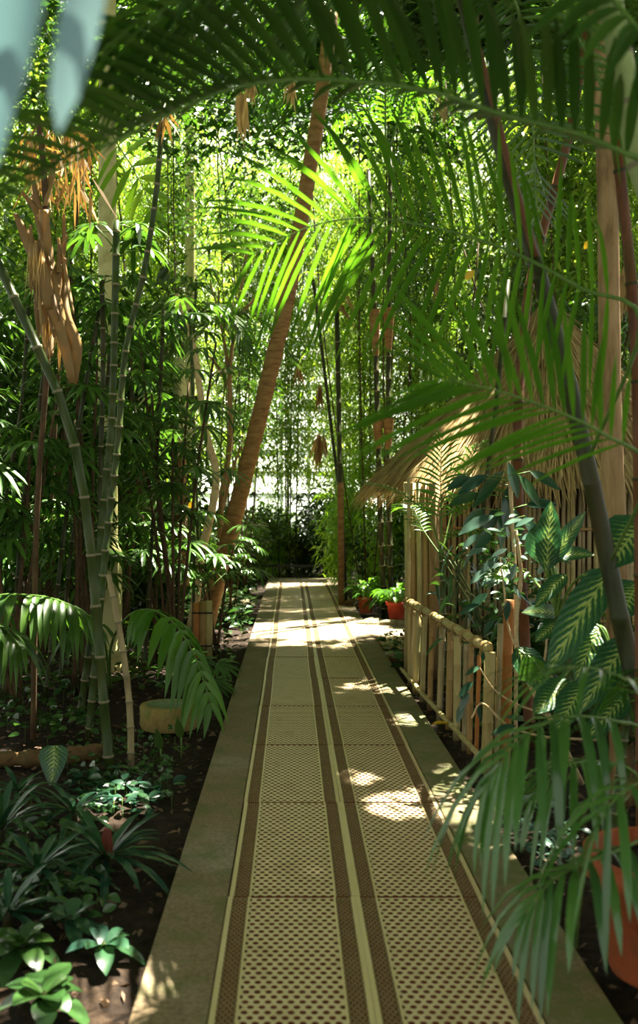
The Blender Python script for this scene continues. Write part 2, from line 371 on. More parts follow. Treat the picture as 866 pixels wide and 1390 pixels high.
lb1 = lattice(.018, .079, .006, PL-.006, .0203, .0074, -.002, -.014, 6).build('edge_lattice', ['grate_band', 'duct_hole_shade'], proto_panel, smooth=False)
lb2 = lattice(GXW-.081, GXW-.02, .006, PL-.006, .0203, .0074, -.002, -.014, 6).build('edge_lattice', ['grate_band', 'duct_hole_shade'], proto_panel, smooth=False)
kids = [lat, lb1, lb2]
def panel(loc, rot, par):
    p = proto_panel.copy(); C.objects.link(p); p.parent = par; p.location = loc; p.rotation_euler = rot
    for k in kids: q = k.copy(); C.objects.link(q); q.parent = p
first = True
for k in range(len(JY)-1):
    for s_ in range(2):
        dx = random.uniform(-.003, .003); loc = (GX0+s_*GXW+dx, JY[k]+.004, random.uniform(-.0015, .0015)); rot = (0, 0, random.uniform(-.0015, .0015))
        if first: proto_panel.location = loc; proto_panel.rotation_euler = rot; first = False
        else: panel(loc, rot, floor)
# side path on the right, towards the hut door
side_floor = MB().box((1.0, 10.05, -.12), (6.5, 13.2, -.03)).build('floor', ['duct_hole_shade'], smooth=False); side_floor['kind'] = 'structure'
for k in range(4):
    for s_ in range(2):
        panel((1.03+k*1.225+1.22, 10.5+s_*GXW, 0), (0, 0, math.pi/2), side_floor)
for k, x in enumerate(np.arange(1.0, 6.2, 1.25)):
    MB().box((x+.003, 10.05, -.03), (x+1.247, 10.495, .0)).build('paving_slab', ['concrete'], side_floor, smooth=False)
    MB().box((x+.003, 11.52, -.03), (x+1.247, 13.2, -.002)).build('paving_slab', ['concrete'], side_floor, smooth=False)
# kerbs
for nm, x0, x1, mt in (('trim_1', -.49, -.252, 'concrete'), ('trim_2', .77, 1.0, 'mossy')):
    base = MB().box((x0+.01, 0, -.2), (x1-.01, 20.6, -.06)).build(nm, ['concrete'], smooth=False); base['kind'] = 'structure'
    y = .1
    while y < 20.5:
        l = min(2.45, 20.6-y); o = MB().box((x0, y+.003, -.16), (x1, y+l-.003, random.uniform(.001, .005))).build('kerb_slab', [mt if y < 9 else 'concrete'], base, smooth=False)
        bv = o.modifiers.new('bevel', 'BEVEL'); bv.width = .006; bv.segments = 2; y += l
end = MB().box((-.49, 20.6, -.16), (1.0, 21.0, .01)).build('trim_3', ['stone'], smooth=False); end['kind'] = 'structure'
# soil
def soil(name, x0, x1, y0, y1, nx, ny, z=-.05, amp=.05):
    X, Y = np.meshgrid(np.linspace(x0, x1, nx), np.linspace(y0, y1, ny)); Z = z+0*X
    for f, a in ((1.3, .5), (3.1, .3), (7.7, .2)):
        ph = rng.uniform(0, 6, 4); Z += amp*a*(np.sin(X*f+ph[0])*np.cos(Y*f*1.1+ph[1])+np.sin(X*f*.7+Y*f*.9+ph[2]))*.7
    Z += rng.normal(0, .006, X.shape)
    V = np.stack([X, Y, Z], -1).reshape(-1, 3); i = (np.arange(ny-1)[:, None]*nx+np.arange(nx-1)[None]).ravel()
    o = MB().add(V, np.stack([i, i+1, i+1+nx, i+nx], 1)).build(name, ['soil']); o['kind'] = 'structure'; return o
soil('ground', -10, -.485, -1, 28, 160, 240); soil('ground', .995, 11, -1, 10.06, 160, 120)
soil('ground', .995, 11, 13.19, 28, 120, 120); soil('ground', -.6, 1.1, 20.9, 28, 20, 60)
m = MB(); n = 9000
pos = np.stack([np.where(rng.random(n) < .6, rng.uniform(-4, -.5, n), rng.uniform(1.02, 3.2, n)), 1+rng.uniform(0, 1, n)**1.3*11, rng.uniform(-.035, .0, n)], 1)
pos = pos[~((pos[:, 0] > 1) & (pos[:, 1] > 9.9))]; n = len(pos)
m.leaves(pos, rand_dirs(n, -.15, .3), rand_dirs(n, .3, 1), rng.uniform(.02, .07, n), rng.uniform(.008, .03, n), .2, P3)
lit = m.build('leaf_litter', ['litter'], kind='stuff'); tag(lit, 'brown leaf litter and bark chips scattered over the soil beds', 'leaf litter')

# greenhouse shell behind the planting
def glazed(name, wname, a, b, H, step, zst):
    a = np.array(a, float); b = np.array(b, float); L = np.linalg.norm(b-a); t = (b-a)/L; nrm = np.array([-t[1], t[0], 0])*.04
    m = MB()
    def bar(p0, p1, w_, z0, z1):
        q = [p0-t*w_*0-nrm, p1-nrm, p1+nrm, p0+nrm]
        V = [(*v[:2], z0) for v in q]+[(*v[:2], z1) for v in q]
        m.add(V, [(0,3,2,1),(4,5,6,7),(0,1,5,4),(1,2,6,5),(2,3,7,6),(3,0,4,7)])
    wall = MB(); m_ = m; m = wall; 
    def bar2(mm, p0, p1, z0, z1, th=1.0):
        q = [p0-nrm*th, p1-nrm*th, p1+nrm*th, p0+nrm*th]; V = [(*v[:2], z0) for v in q]+[(*v[:2], z1) for v in q]
        mm.add(V, [(0,3,2,1),(4,5,6,7),(0,1,5,4),(1,2,6,5),(2,3,7,6),(3,0,4,7)])
    bar2(wall, a, b, -.1, .7, 3); w_ = wall.build(name, ['white'], smooth=False); w_['kind'] = 'structure'
    fm = MB(); k = 0
    while k*step <= L:
        bar2(fm, a+t*(k*step-.03), a+t*(k*step+.03), .7, H); k += 1
    z = .7
    while z <= H: bar2(fm, a, b, z, z+.05, .8); z += zst
    win = fm.build(wname, ['white'], smooth=False); win['kind'] = 'structure'
    pm = MB(); bar2(pm, a, b, .7, H, .08); pm.build('pane', ['glass'], win, smooth=False)
glazed('wall_back', 'window_1', (-10, 26.5, 0), (11, 26.5, 0), 12, .75, .6)
glazed('wall_left', 'window_2', (-9.5, 2, 0), (-9.5, 26.5, 0), 9, .75, .6)

# ------------------------------------------------------------ overhead canopy (added leaf layer blocking the sun, open along chosen rays)
TARGETS = [((-.35, 12.3, 0), .45), ((.3, 11.9, 0), .62), ((.9, 12.5, 0), .35), ((-.1, 10.9, 0), .14), ((-1.0, 12.6, 0), .3), (P(40, 60, .95), .12), ((.2, 12.7, 0), .4), ((1.3, 11.9, 0), .3), ((0, 14.5, 0), .3), ((.5, 17, 0), .4), ((-.6,11.4,0),.3),
           ((.68, 10.5, 0), .2), ((.95, 10.2, 0), .15), ((.57, 5.0, 0), .17), ((.42, 5.5, 0), .03), ((.75, 4.7, 0), .0), ((-.42, 3.55, 0), -.08), ((-.4, 4.4, 0), -.09),
           (P(400, 330, 3.9), .24), (P(345, 345, 3.9), .12), (P(680, 720, 5.5), .22), (P(432, 150, 11.5), .5), (P(410, 300, 11.5), .3), (P(70, 400, 6), .3), (P(90, 470, 6), .2),
           (P(560, 590, 9), .08), (P(640, 520, 9), .15), (P(660, 885, 5.8), .12), (P(590, 840, 7.2), .12), (P(100, 230, 7), .5), (P(160, 1050, 5), .15), (P(830, 500, 5.2), .2), (P(200,400,7),.3), (P(575,740,9),.2), (P(497,790,13.5),.3), (P(535,795,13.2),.15), (P(250,300,10),.6)]
def sunkeep(pos, mg=.13):
    k = np.ones(len(pos), bool); s_ = np.array(SUN)
    for c, r_ in TARGETS:
        v = pos-np.array(c); d = np.linalg.norm(v-(v@s_)[:, None]*s_, axis=1); k &= ~((d < r_+mg) & (v@s_ > .5))
    return k
m = MB(); n = 150000
pos = np.stack([rng.uniform(-9, 9, n), rng.uniform(-5, 17, n), rng.uniform(7.6, 9.6, n)], 1)
gap = np.sin(pos[:, 0]*1.9+1)*np.sin(pos[:, 1]*1.5+.4)+.6*np.sin(pos[:, 0]*4.1+pos[:, 1]*3.3)
pth = (np.abs(pos[:, 0]-.25-2.2) < 2.6) & (pos[:, 1] < 13)
pos = pos[((gap < .8) | pth) & sunkeep(pos)]; ext = np.stack([rng.uniform(-.2, 4.6, 45000), rng.uniform(2, 13, 45000), rng.uniform(7.4, 8.2, 45000)], 1)
pos = np.vstack([pos, ext[sunkeep(ext)]]); n = len(pos)
m.leaves(pos, rand_dirs(n, -.5, .2), rand_dirs(n, .4, 1), rng.uniform(.16, .28, n), rng.uniform(.07, .11, n), .2, P3)
can = m.build('sunshade_leaves', ['palm_dark'], kind='stuff'); tag(can, 'added canopy of leaves high over the whole garden, above the palm fronds', 'sunshade')

# ------------------------------------------------------------ background prototypes
def bamboo_proto(seed, H=10.5, nl=19000):
    global rng
    t = thing('bamboo_clump', 'tall leafy bamboo clump in the hedge closing the far end of the path', 'bamboo', (0, 0, 0), 'bamboo hedge behind the path')
    tips = []
    for k in range(7):
        a = rng.uniform(0, 6.28); r0 = rng.uniform(.05, .35); lean = rng.uniform(.1, .9)
        b = np.array([r0*math.cos(a), r0*math.sin(a), 0]); c = [b, b*1.6+UP*H*.5, b*(2+lean)+UP*H*rng.uniform(.8, 1)]
        cane(c, .022, .35, 6, r2=.006).build('cane', ['darkstem', 'ring'], t); tips.append(spline(c, 60))
    pts = np.vstack(tips); pts = pts[pts[:, 2] > 2.3]
    ctr = pts[rng.integers(0, len(pts), nl//12)]+rng.normal(0, 1, (nl//12, 3))*np.array([.5, .4, .25])
    m = MB(); cloud(m, ctr, (.12, .12, .1), 12, .19, .03, .5, -.25)
    m.build('foliage', ['bamboo_leaf'], t, kind='stuff'); return t
protos = [bamboo_proto(i) for i in range(3)]
hedge = [(-6.6, 19, 'bamboo clump of the far hedge cut by the left edge of the picture'), (-5.4, 20.4, 'bamboo clump of the far hedge behind the dried sheath, at far left'), (-4.3, 18.4, 'bamboo clump of the far hedge behind the spiny stem, left of the cream column'),
  (-3.4, 21.5, 'rearmost left bamboo clump, behind the cream column'), (-2.35, 19.3, 'bamboo clump of the far hedge behind the crownshaft palm'), (-1.3, 22.6, 'bamboo clump of the far hedge seen left of the leaning trunk'),
  (-.1, 22.0, 'bamboo clump in line with the path end, right of the leaning trunk'), (1.3, 23.0, 'rear bamboo clump just behind the tan-footed cane'), (1.55, 19.4, 'bamboo clump between the tan-footed cane and the two sheathed palm stems'),
  (2.6, 18.0, 'bamboo clump rising directly behind the thatch roof edge'), (3.4, 20.6, 'rear bamboo clump over the left slope of the thatch roof'), (4.2, 17.4, 'bamboo clump over the peak of the thatch roof'),
  (5.2, 19, 'rear bamboo clump right of the thatch peak'), (6.2, 17, 'bamboo clump cut by the right edge of the picture'), (7.2, 20, 'rearmost bamboo clump at the right edge'), (4.7, 16.4, 'bamboo clump nearest behind the right slope of the thatch roof')]
for i, (x, y, lb) in enumerate(hedge):
    if i < 3: protos[i].location = (x, y, -.05); protos[i].rotation_euler = (0, 0, i*1.3); protos[i]['label'] = lb
    else: dup(protos[i % 3], (x, y, -.05), rng.uniform(0, 6), rng.uniform(.88, 1.06), lb)

def shrub(name, label, loc, r=.7, h=1.2, nl=1600, L=.14, W=.06, mat='shade', group=None, droop=.4, stems=6, prof=POV, fold=.3, cat='shrub', zb=-.1):
    t = thing(name, label, cat, loc, group); tips = []
    for k in range(stems):
        d = rand_dirs(1, .5, .95)[0]; e = np.array([d[0]*r*.9, d[1]*r*.9, h*rng.uniform(.6, 1)])
        c = [np.zeros(3), e*.45+UP*h*.15, e]; MB().tube(spline(c, 8), np.linspace(.014, .004, 8), 5).build('stem', ['darkstem'], t); tips.append(spline(c, 20))
    pts = np.vstack(tips); pts = pts[pts[:, 2] > .1*h]
    ctr = pts[rng.integers(0, len(pts), max(8, nl//9))]+rng.normal(0, 1, (max(8, nl//9), 3))*np.array([r*.28, r*.28, h*.12])
    ctr[:, 2] = np.maximum(ctr[:, 2], .04)
    m = MB(); cloud(m, ctr, (L*.5, L*.5, L*.4), 9, L, W, droop, zb, prof, 0, None, fold)
    m.build('foliage', [mat], t, kind='stuff'); return t
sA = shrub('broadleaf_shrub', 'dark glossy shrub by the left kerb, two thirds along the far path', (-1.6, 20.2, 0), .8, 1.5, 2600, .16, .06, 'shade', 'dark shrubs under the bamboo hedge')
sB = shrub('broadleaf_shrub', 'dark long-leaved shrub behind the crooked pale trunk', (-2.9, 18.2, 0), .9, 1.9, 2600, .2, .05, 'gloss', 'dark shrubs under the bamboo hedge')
for i, (x, y, s_, lb) in enumerate([(-1.1, 17.5, .8, 'dark shrub beside the left kerb, right of the leaning trunk foot'), (-2.0, 15.6, .9, 'dark shrub behind the forked thin tree at left'), (-4.2, 17, 1.1, 'dark shrub far left behind the slanting cane'), (-5.6, 16, 1.2, 'large dark shrub beyond the left edge by the glass wall'),
    (-.45, 22.9, .9, 'dark shrub behind the left end of the low rail'), (1.0, 22.4, 1, 'dark shrub behind the right end of the low rail'), (-1.1, 21.4, 1.0, 'dark shrub at the left corner of the path end'), (1.9, 20.8, .9, 'dark shrub behind the right bed near the path end'), (1.8, 18.2, .8, 'dark shrub behind the tan-footed cane'),
    (2.6, 16.6, .9, 'dark shrub behind the flower pots and the sheathed palm stems'), (3.8, 16, 1.1, 'dark shrub behind the hut, mostly hidden by it'), (5, 15.2, 1.2, 'large dark shrub right of the hut behind the tan trunk'), (-3.2, 14.4, .8, 'dark shrub behind the left fan palms'), (2.1, 14.6, .6, 'small dark shrub just behind the red pot'), (.3, 22.9, .8, 'small dark shrub in the middle behind the low rail')]):
    dup((sA, sB)[i % 2], (x, y, -.03), rng.uniform(0, 6), s_, lb)
# feathery light shrubs lit by the sun near the end of the path
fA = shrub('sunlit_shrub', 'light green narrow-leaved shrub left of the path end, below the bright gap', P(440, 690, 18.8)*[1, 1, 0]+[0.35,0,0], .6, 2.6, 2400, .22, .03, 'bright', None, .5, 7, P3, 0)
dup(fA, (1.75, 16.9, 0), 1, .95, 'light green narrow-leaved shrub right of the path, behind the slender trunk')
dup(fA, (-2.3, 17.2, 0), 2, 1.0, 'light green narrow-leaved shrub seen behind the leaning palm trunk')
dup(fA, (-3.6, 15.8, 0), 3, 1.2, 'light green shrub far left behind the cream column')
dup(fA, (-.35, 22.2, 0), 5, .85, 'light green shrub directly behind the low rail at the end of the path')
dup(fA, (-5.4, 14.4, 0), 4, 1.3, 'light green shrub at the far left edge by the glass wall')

# climbing broadleaf curtain over the hedge, right of centre
def curtain(name, label, px0, px1, py0, py1, d, nl, L, W, mat, depth=.5, prof=POV, cat='climber', droop=.4, keep=None):
    a = P(px0, py1, d); t = thing(name, label, cat, ((P((px0+px1)/2, 0, d)[0]), d, 0)); nc = nl//8
    c = np.stack([P(x, y, d) for x, y in zip(rng.uniform(px0, px1, nc), rng.uniform(py0, py1, nc))]); c[:, 1] += rng.normal(0, depth, nc)
    m = MB(); cloud(m, c-L0(t), (L, L, L*.8), 8, L, W, droop, -.3, prof, 0, lambda p: sunkeep(p+L0(t), .04), .25)
    m.build('foliage', [mat], t, kind='stuff')
    for k in range(5):
        x = rng.uniform(px0, px1); b = P(x, py0, d+rng.normal(0, .2)); g_ = np.array([b[0]+rng.normal(0, .4), b[1], -.05])
        if -.75 < g_[0] < 1.2: g_[0] = -.8 if b[0] < .2 else 1.25
        MB().tube(spline([g_, (g_+b)/2+[rng.normal(0, .2), 0, 0], b], 14), .012, 5).build('vine', ['darkbark'], t, L0(t))
    return t

for a in [
 ('climber_curtain', 'mass of small green creeper leaves behind the thatch roof, right of the path', 600, 720, 330, 560, 13.5, 2000, .1, .06, 'shade'),
 ('climber_curtain', 'wall of bushy green leaves at the far right behind the tan trunk', 690, 880, 100, 430, 15, 3400, .16, .05, 'bamboo_leaf'),
 ('climber_curtain', 'dense dark leaves at the right edge behind the thatch roof', 740, 900, 400, 660, 12.8, 2200, .16, .06, 'palm_dark'),
 ('climber_curtain', 'fine leafy creeper hanging above the thatch roof, behind the central frond', 480, 640, 110, 420, 16, 4200, .12, .03, 'palm_dark'),
 ('climber_curtain', 'dark leafy creeper at upper left behind the broad pinnate leaf', -40, 150, 60, 420, 14, 3000, .16, .055, 'bamboo_leaf'),
 ('climber_curtain', 'dark small-leaved tree foliage left of the leaning trunk, above the dark bushes', 305, 370, 400, 610, 16.5, 1500, .11, .035, 'palm_dark'),
 ('climber_curtain', 'leafy tree crown between the top of the leaning trunk and the spiny stem', 225, 420, 90, 330, 17, 3600, .13, .035, 'palm_dark'),
]: curtain(*a)

# ------------------------------------------------------------ trunks
def trunk(name, label, cat, ctrl, r, mat, sides=14, r2=None, n=40, wob=0.0, rings=0, group=None):
    p = spline(ctrl, n); o = p[0].copy(); rad = np.linspace(r, r2 or r*.85, n)
    rad[0] *= 1.35; rad[1] *= 1.2; rad[2] *= 1.08
    if wob: rad *= 1+rng.normal(0, wob, n)
    if rings: rad *= 1+.03*np.sign(np.sin(np.arange(n)*rings))
    t = thing(name, label, cat, o, group); MB().tube(p, rad, sides).build('trunk', [mat], t, o); return t
lean = trunk('palm_tree', 'tall smooth orange-brown palm trunk leaning to the right over the left bed', 'palm', [P(275, 868, 11.2), P(292, 800, 11.3), P(330, 655, 11.4), P(384, 430, 11.5), P(410, 290, 11.6), P(436, 130, 11.8), P(450, 20, 12)], .108, 'bark', 18, .085, 90, 0, 2.2)
for k, a in enumerate(np.arange(.9, 6.28, 1.1)):
    b = P(450, 15, 12); d = np.array([math.cos(a), math.sin(a), 0])
    frond(lean, [b, b+d*.7+UP*.5, b+d*1.5+UP*.35, b+d*2.1-UP*.5], .5, 44, .045, 'palm', fw=25, roll=0, rr=.02)
trunk('slender_tree', 'pale crooked slender trunk just left of the leaning palm trunk', 'tree', [P(262, 850, 11), P(272, 760, 11), P(288, 690, 11), P(293, 640, 11.1), P(280, 590, 11.1), P(270, 520, 11.2), P(263, 470, 11.2), P(240, 400, 11.4)], .055, 'palebark', 10, .03, 50, .03)
tb = trunk('branching_tree', 'thin forked grey-brown tree in front of the bright gap, left of centre', 'tree', [P(300, 800, 14.5), P(300, 690, 14.5), P(312, 600, 14.5), P(312, 500, 14.5), P(322, 430, 14.6), P(335, 340, 14.8)], .055, 'tanbark', 8, .02, 40, .04)
for br in ([(312, 525), (290, 490), (265, 470)], [(313, 520), (300, 440), (285, 380)], [(318, 460), (300, 425), (296, 390)], [(322, 430), (350, 400), (362, 370)], [(300, 700), (315, 640), (330, 600)]):
    MB().tube(spline([P(x, y, 14.5+.1*i) for i, (x, y) in enumerate(br)], 12), np.linspace(.03, .012, 12), 6).build('branch', ['tanbark'], tb, L0(tb))
m = MB(); c = np.array([P(x, y, 14.6) for x, y in [(340, 330), (362, 365), (285, 370), (296, 385), (265, 465), (332, 590), (322, 420)]])-L0(tb)
cloud(m, np.repeat(c, 5, 0)+rng.normal(0, .22, (35, 3)), (.15, .15, .12), 8, .15, .03, .5); m.build('foliage', ['bamboo_leaf'], tb, kind='stuff')
ct = trunk('palm_tree', 'short tan palm trunk with pale yellow-green crownshaft, behind the bamboo post', 'palm', [P(250, 800, 13.2), P(246, 700, 13.2), P(245, 600, 13.2)], .09, 'tanbark', 12, .085, 20)
MB().tube(spline([P(245, 602, 13.2), P(245, 560, 13.2), P(244, 485, 13.2)], 14), [.085, .095, .1, .1, .098, .096, .094, .092, .09, .088, .085, .08, .07, .055], 14).build('crownshaft', ['shaft'], ct, L0(ct))
for a in (-2.6, -1.8, -.9, .1, .9, 1.9, 2.7):
    b = P(244, 490, 13.2); d = np.array([math.cos(a), math.sin(a)*.8, 0]); frond(ct, [b, b+d*.5+UP*.6, b+d*1.1+UP*.6, b+d*1.6+UP*.0], .4, 36, .045, 'palm_dark', rr=.016)
for i, (a, lb, d, r_, mt) in enumerate([
    ([(463, 790), (462, 700), (460, 560), (457, 420)], 'thin dark green cane with a tan foot standing right of the path end', 15.3, .04, 'darkstem'),
    ([(470, 785), (464, 700), (452, 600), (440, 500), (425, 380)], 'thin dark cane leaning left beside the tan-footed cane', 15.8, .028, 'darkstem')]):
    c = [P(x, y, d) for x, y in a]; c[0][2] = -.05; t = thing('bamboo_cane', lb, 'bamboo', c[0]); cane(c, r_, .5, 8).build('stem', [mt, 'ring'], t, c[0])
    if i == 0:
        MB().tube(spline([c[0], P(463, 760, d), P(462, 655, d)], 10), .052, 9).build('dry_sheath', ['bark'], t, c[0])
        m = MB(); h = P(457, 410, d); m.leaves(np.repeat([h], 26, 0)+rng.normal(0, .05, (26, 3)), rand_dirs(26, -.6, .8), rand_dirs(26), rng.uniform(.15, .35, 26), .06, .6, P3); m.build('dead_leaves', ['dead'], t, c[0], kind='stuff')
t = thing('areca_palm', 'clump of two dark green palm stems with brown sheaths, between pots and thatch', 'palm', P(530, 790, 13.8)*[1, 1, 0])
for pts_, sy in (([(532, 800), (528, 700), (527, 560), (528, 400), (530, 200)], (415, 480)), ([(522, 800), (516, 700), (512, 560), (508, 420), (500, 230)], (415, 485))):
    c = [P(x, y, 13.8) for x, y in pts_]; c[0][2] = -.05; st = cane(c, .045, .3, 9, r2=.03).build('stem', ['darkstem', 'ring'], t, L0(t))
    sp = spline(c, 200); zz = [CAMH-(y-CYP)*13.8/FPX for y in (sy[0], sy[1], 560, 612)]
    for z1, z0 in ((zz[0], zz[1]), (zz[2], zz[3])):
        q = sp[(sp[:, 2] < z1) & (sp[:, 2] > z0)][::3]; MB().tube(q, np.linspace(.04, .085, len(q)), 9, cap=False).build('leaf_sheath', ['bark'], t, L0(t))
for a in (2.2, 3.0, 3.9, 4.6, 5.2):
    b = P(512+rng.uniform(-5, 20), 200, 13.8); d = np.array([math.cos(a), math.sin(a), 0]); frond(t, [b, b+d*.5+UP*.7, b+d*1.2+UP*.8, b+d*1.9+UP*.1], .45, 40, .04, 'palm', rr=.016)
tt = trunk('tall_tree', 'straight pale tan trunk on the right behind the dark leaning palm stem', 'tree', [P(845, 1076, 5.2)*[1,1,0]+[0,0,-.05], P(838, 800, 5.2), P(829, 560, 5.2), P(824, 240, 5.3), P(815, 60, 5.4), P(800, -150, 5.6)], .064, 'tanbark', 14, .052, 60, .012)
c = [P(720, 880, 6.4)*[1,1,0]+[0,0,-.05], P(703, 640, 6.3), P(712, 430, 6.2), P(740, 300, 6.1), P(772, 190, 6), P(800, 20, 6)]
t = thing('red_stemmed_palm', 'slim red-brown curving stem left of the dark leaning palm stem', 'palm', c[0]); cane(c, .037, .35, 9, r2=.026).build('stem', ['redstem', 'darkstem'], t, c[0])
b = c[-1]
for a in (0.4, 1.3, 5.2): d = np.array([math.cos(a), math.sin(a), 0]); frond(t, [b, b+d*.4+UP*.4, b+d+UP*.4, b+d*1.5-UP*.1], .35, 34, .03, 'palm_dark', rr=.012)
for lb, pts_, d, r_, mt in [('thin dark stem behind the pinnate palm by the hut', [(640, 900), (655, 700), (672, 560), (690, 380)], 8.2, .02, 'darkstem'),
    ('brown arching petiole at the top right edge, under the green ringed trunk', [(872, 900), (866, 560), (852, 330), (836, 190)], 3.6, .022, 'redstem')]:
    c = [P(x, y, d) for x, y in pts_]; c[0][2] = -.05; t = thing('slender_palm', lb, 'palm', c[0]); cane(c, r_, .4, 8).build('stem', [mt, 'darkstem'], t, c[0])

# cream iron columns of the glasshouse
def column(label, px, pbase, r, H):
    g_ = G(px, pbase); t = thing('iron_column', label, 'column', g_)
    MB().lathe((0, 0, 0), [(0, -.1), (r*1.75, -.1), (r*1.75, .05), (r*1.6, .07), (r*1.6, .12), (r*1.75, .14), (r*1.7, .2), (r*1.35, .24), (r*1.35, .28), (r*1.1, .32)], 24).build('base', ['cream'], t)
    MB().box((-r*1.15, -r*1.15, .3), (r*1.15, r*1.15, 1.05)).build('plinth', ['cream'], t, smooth=False)
    MB().lathe((0, 0, 0), [(r*1.15, 1.05), (r*1.35, 1.07), (r*1.35, 1.12), (r, 1.18), (r*.95, 1.3), (r*.7, H)], 20).build('shaft', ['cream'], t)
    return t
column('cream painted iron column with ringed base rising through the left bamboo', 146, 905, .105, 9)
column('far white iron column, seen through leaves left of the leaning trunk top', 258, 800, .12, 10)

# ------------------------------------------------------------ left foreground canes
def canething(label, pts_, d, r_, mt='greenstem', node=.16, gz=None, r2=None, name='bamboo_cane', dd=0):
    c = [P(x, y, d+dd*i) for i, (x, y) in enumerate(pts_)]
    if gz: c[0] = G(*pts_[0])-UP*.04
    else: c[0][2] = -.05
    t = thing(name, label, 'bamboo' if 'bamboo' in name else 'palm', c[0]); cane(c, r_, node, 10, r2=r2).build('stem', [mt, 'ring'], t, c[0]); return t
cf = canething('near bamboo cane with swollen nodes standing in front of the cut log ring', [(178, 1032), (176, 960), (165, 870), (147, 779)], 5.9, .022, 'greybamboo', .17, True, .017)
ca = canething('green ringed cane that leans right and turns into the brown spiny stem', [(120, 1000), (142, 760), (160, 600), (170, 480), (196, 365), (212, 260), (222, 140)], 6.6, .027, 'greenstem', .17, r2=.018)
cb = canething('thin upright green cane just left of the brown spiny stem', [(108, 965), (128, 820), (140, 690), (152, 560), (156, 420), (158, 300)], 7.2, .027, 'greenstem', .2)
cc = canething('thick green cane slanting down from the left edge with tan joints', [(150, 960), (118, 700), (88, 560), (50, 470), (15, 395), (-30, 300)], 5.6, .029, 'greenstem', .3, r2=.026)
cd = canething('dark green cane standing behind the cream column base', [(136, 950), (134, 800), (136, 650), (140, 500), (138, 380)], 7.6, .02, 'darkstem', .25)
for lb, a, d in [('thin dark stem at the far left, leaning right', [(15, 920), (30, 700), (52, 560), (75, 380)], 8), ('dark reddish stem left of the thick slanting cane', [(-5, 900), (5, 700), (28, 560), (40, 400)], 8.5),
    ('dark slender stem with a slight bend, behind the low arching frond', [(195, 880), (208, 700), (216, 560), (222, 420)], 9), ('leaning maroon stem crossing the cream column', [(80, 900), (100, 720), (140, 560), (150, 460)], 8.3),
    ('dark stem leaning left over the cut log ring', [(232, 900), (225, 760), (190, 600), (175, 500)], 9.2), ('pair member: maroon stem left of the near bamboo cane', [(60, 930), (90, 700), (110, 560), (135, 420)], 7.8),
    ('thin green cane beside the crownshaft palm', [(262, 860), (264, 700), (262, 560), (258, 420)], 10.6), ('straight dark-green stem just right of the crownshaft palm', [(276, 840), (268, 700), (262, 520), (266, 380)], 12.2)]:
    lb = lb.replace('pair member: ', ''); canething(lb, a, d, .018, 'darkstem' if 'green' not in lb else 'greenstem', .3, name='slender_palm')

def topfans(t, h, n=6, Rr=.3):
    for k in range(n):
        a = k*2.4+rng.uniform(0, 1); el = rng.uniform(-.1, .9); ax = np.array([math.cos(a)*math.cos(el), math.sin(a)*math.cos(el), math.sin(el)]); q = h-UP*.05*k; hub = q+ax*rng.uniform(.15, .3)
        m = MB(); m.tube([q, (q+hub)/2+UP*.01, hub], [.006, .005, .004], 5, 1); fanleaf(m, hub, unit(ax*[1, 1, .2]-UP*.25), UP+ax*.3, Rr*rng.uniform(.8, 1.15), 9, .04, 105, .45)
        m.build('fan_leaf', ['fan', 'rachis'], t, L0(t))
topfans(cb, P(158, 305, 7.2)); topfans(cd, P(138, 385, 7.6), 5)
for o_ in [o for o in C.objects if o.name.startswith('slender_palm') and o['label'].find('pinnate palm by') < 0 and o['label'].find('petiole') < 0]:
    me = o_.children[0].data; c_ = np.empty(len(me.vertices)*3, np.float32); me.vertices.foreach_get('co', c_); c_ = c_.reshape(-1, 3); topfans(o_, c_[c_[:, 2].argmax()]+L0(o_), 5)
# bamboo post bundle with black ties
g_ = G(275, 893); t = thing('bamboo_post', 'short post of split bamboo bound with black ties, left of the path', 'post', g_)
for i, x in enumerate((-.065, 0, .065)):
    MB().tube([(x, 0, -.1), (x, 0, .3), (x, 0, .57+.01*i)], .037, 12).build('bamboo_piece', [('orangebamboo', 'tanbamboo', 'palebamboo')[i]], t)
for z in (.12, .46): MB().box((-.106, -.042, z), (.106, .042, z+.014)).build('tie', ['blackwire'], t, smooth=False)
MB().tube([(.03, .1, -.1), (.05, .1, .0), (.06, .1, -.05)], .01, 5).build('peg', ['tanbamboo'], t)

# cut log ring
g_ = G(225, 990)+[0, .2, 0]; t = thing('log_ring', 'round slice of a mossy hollowed log lying on the soil', 'log', g_)
MB().lathe((0, 0, 0), [(.2, -.03), (.212, .0), (.21, .06), (.212, .12), (.205, .135), (.165, .137)], 36).build('bark_side', ['logring'], t)
MB().lathe((0, 0, 0), [(.165, .137), (.155, .13), (.13, .128), (.12, .118), (.0001, .115)], 36).build('core', ['logcore'], t)
# log lying at left
p = spline([P(-40, 1045, 5.75), P(60, 1028, 5.8), P(142, 1014, 5.95)], 24); p[:, 2] = .035
t = thing('fallen_log', 'brown log lying across the soil at the left edge', 'log', p[0]); MB().tube(p, .05*(1+rng.normal(0, .12, 24)), 12).build('log_body', ['log'], t, p[0])
p2 = spline([P(25, 790, 9.5), P(60, 800, 9.4), P(110, 815, 9)], 16); 
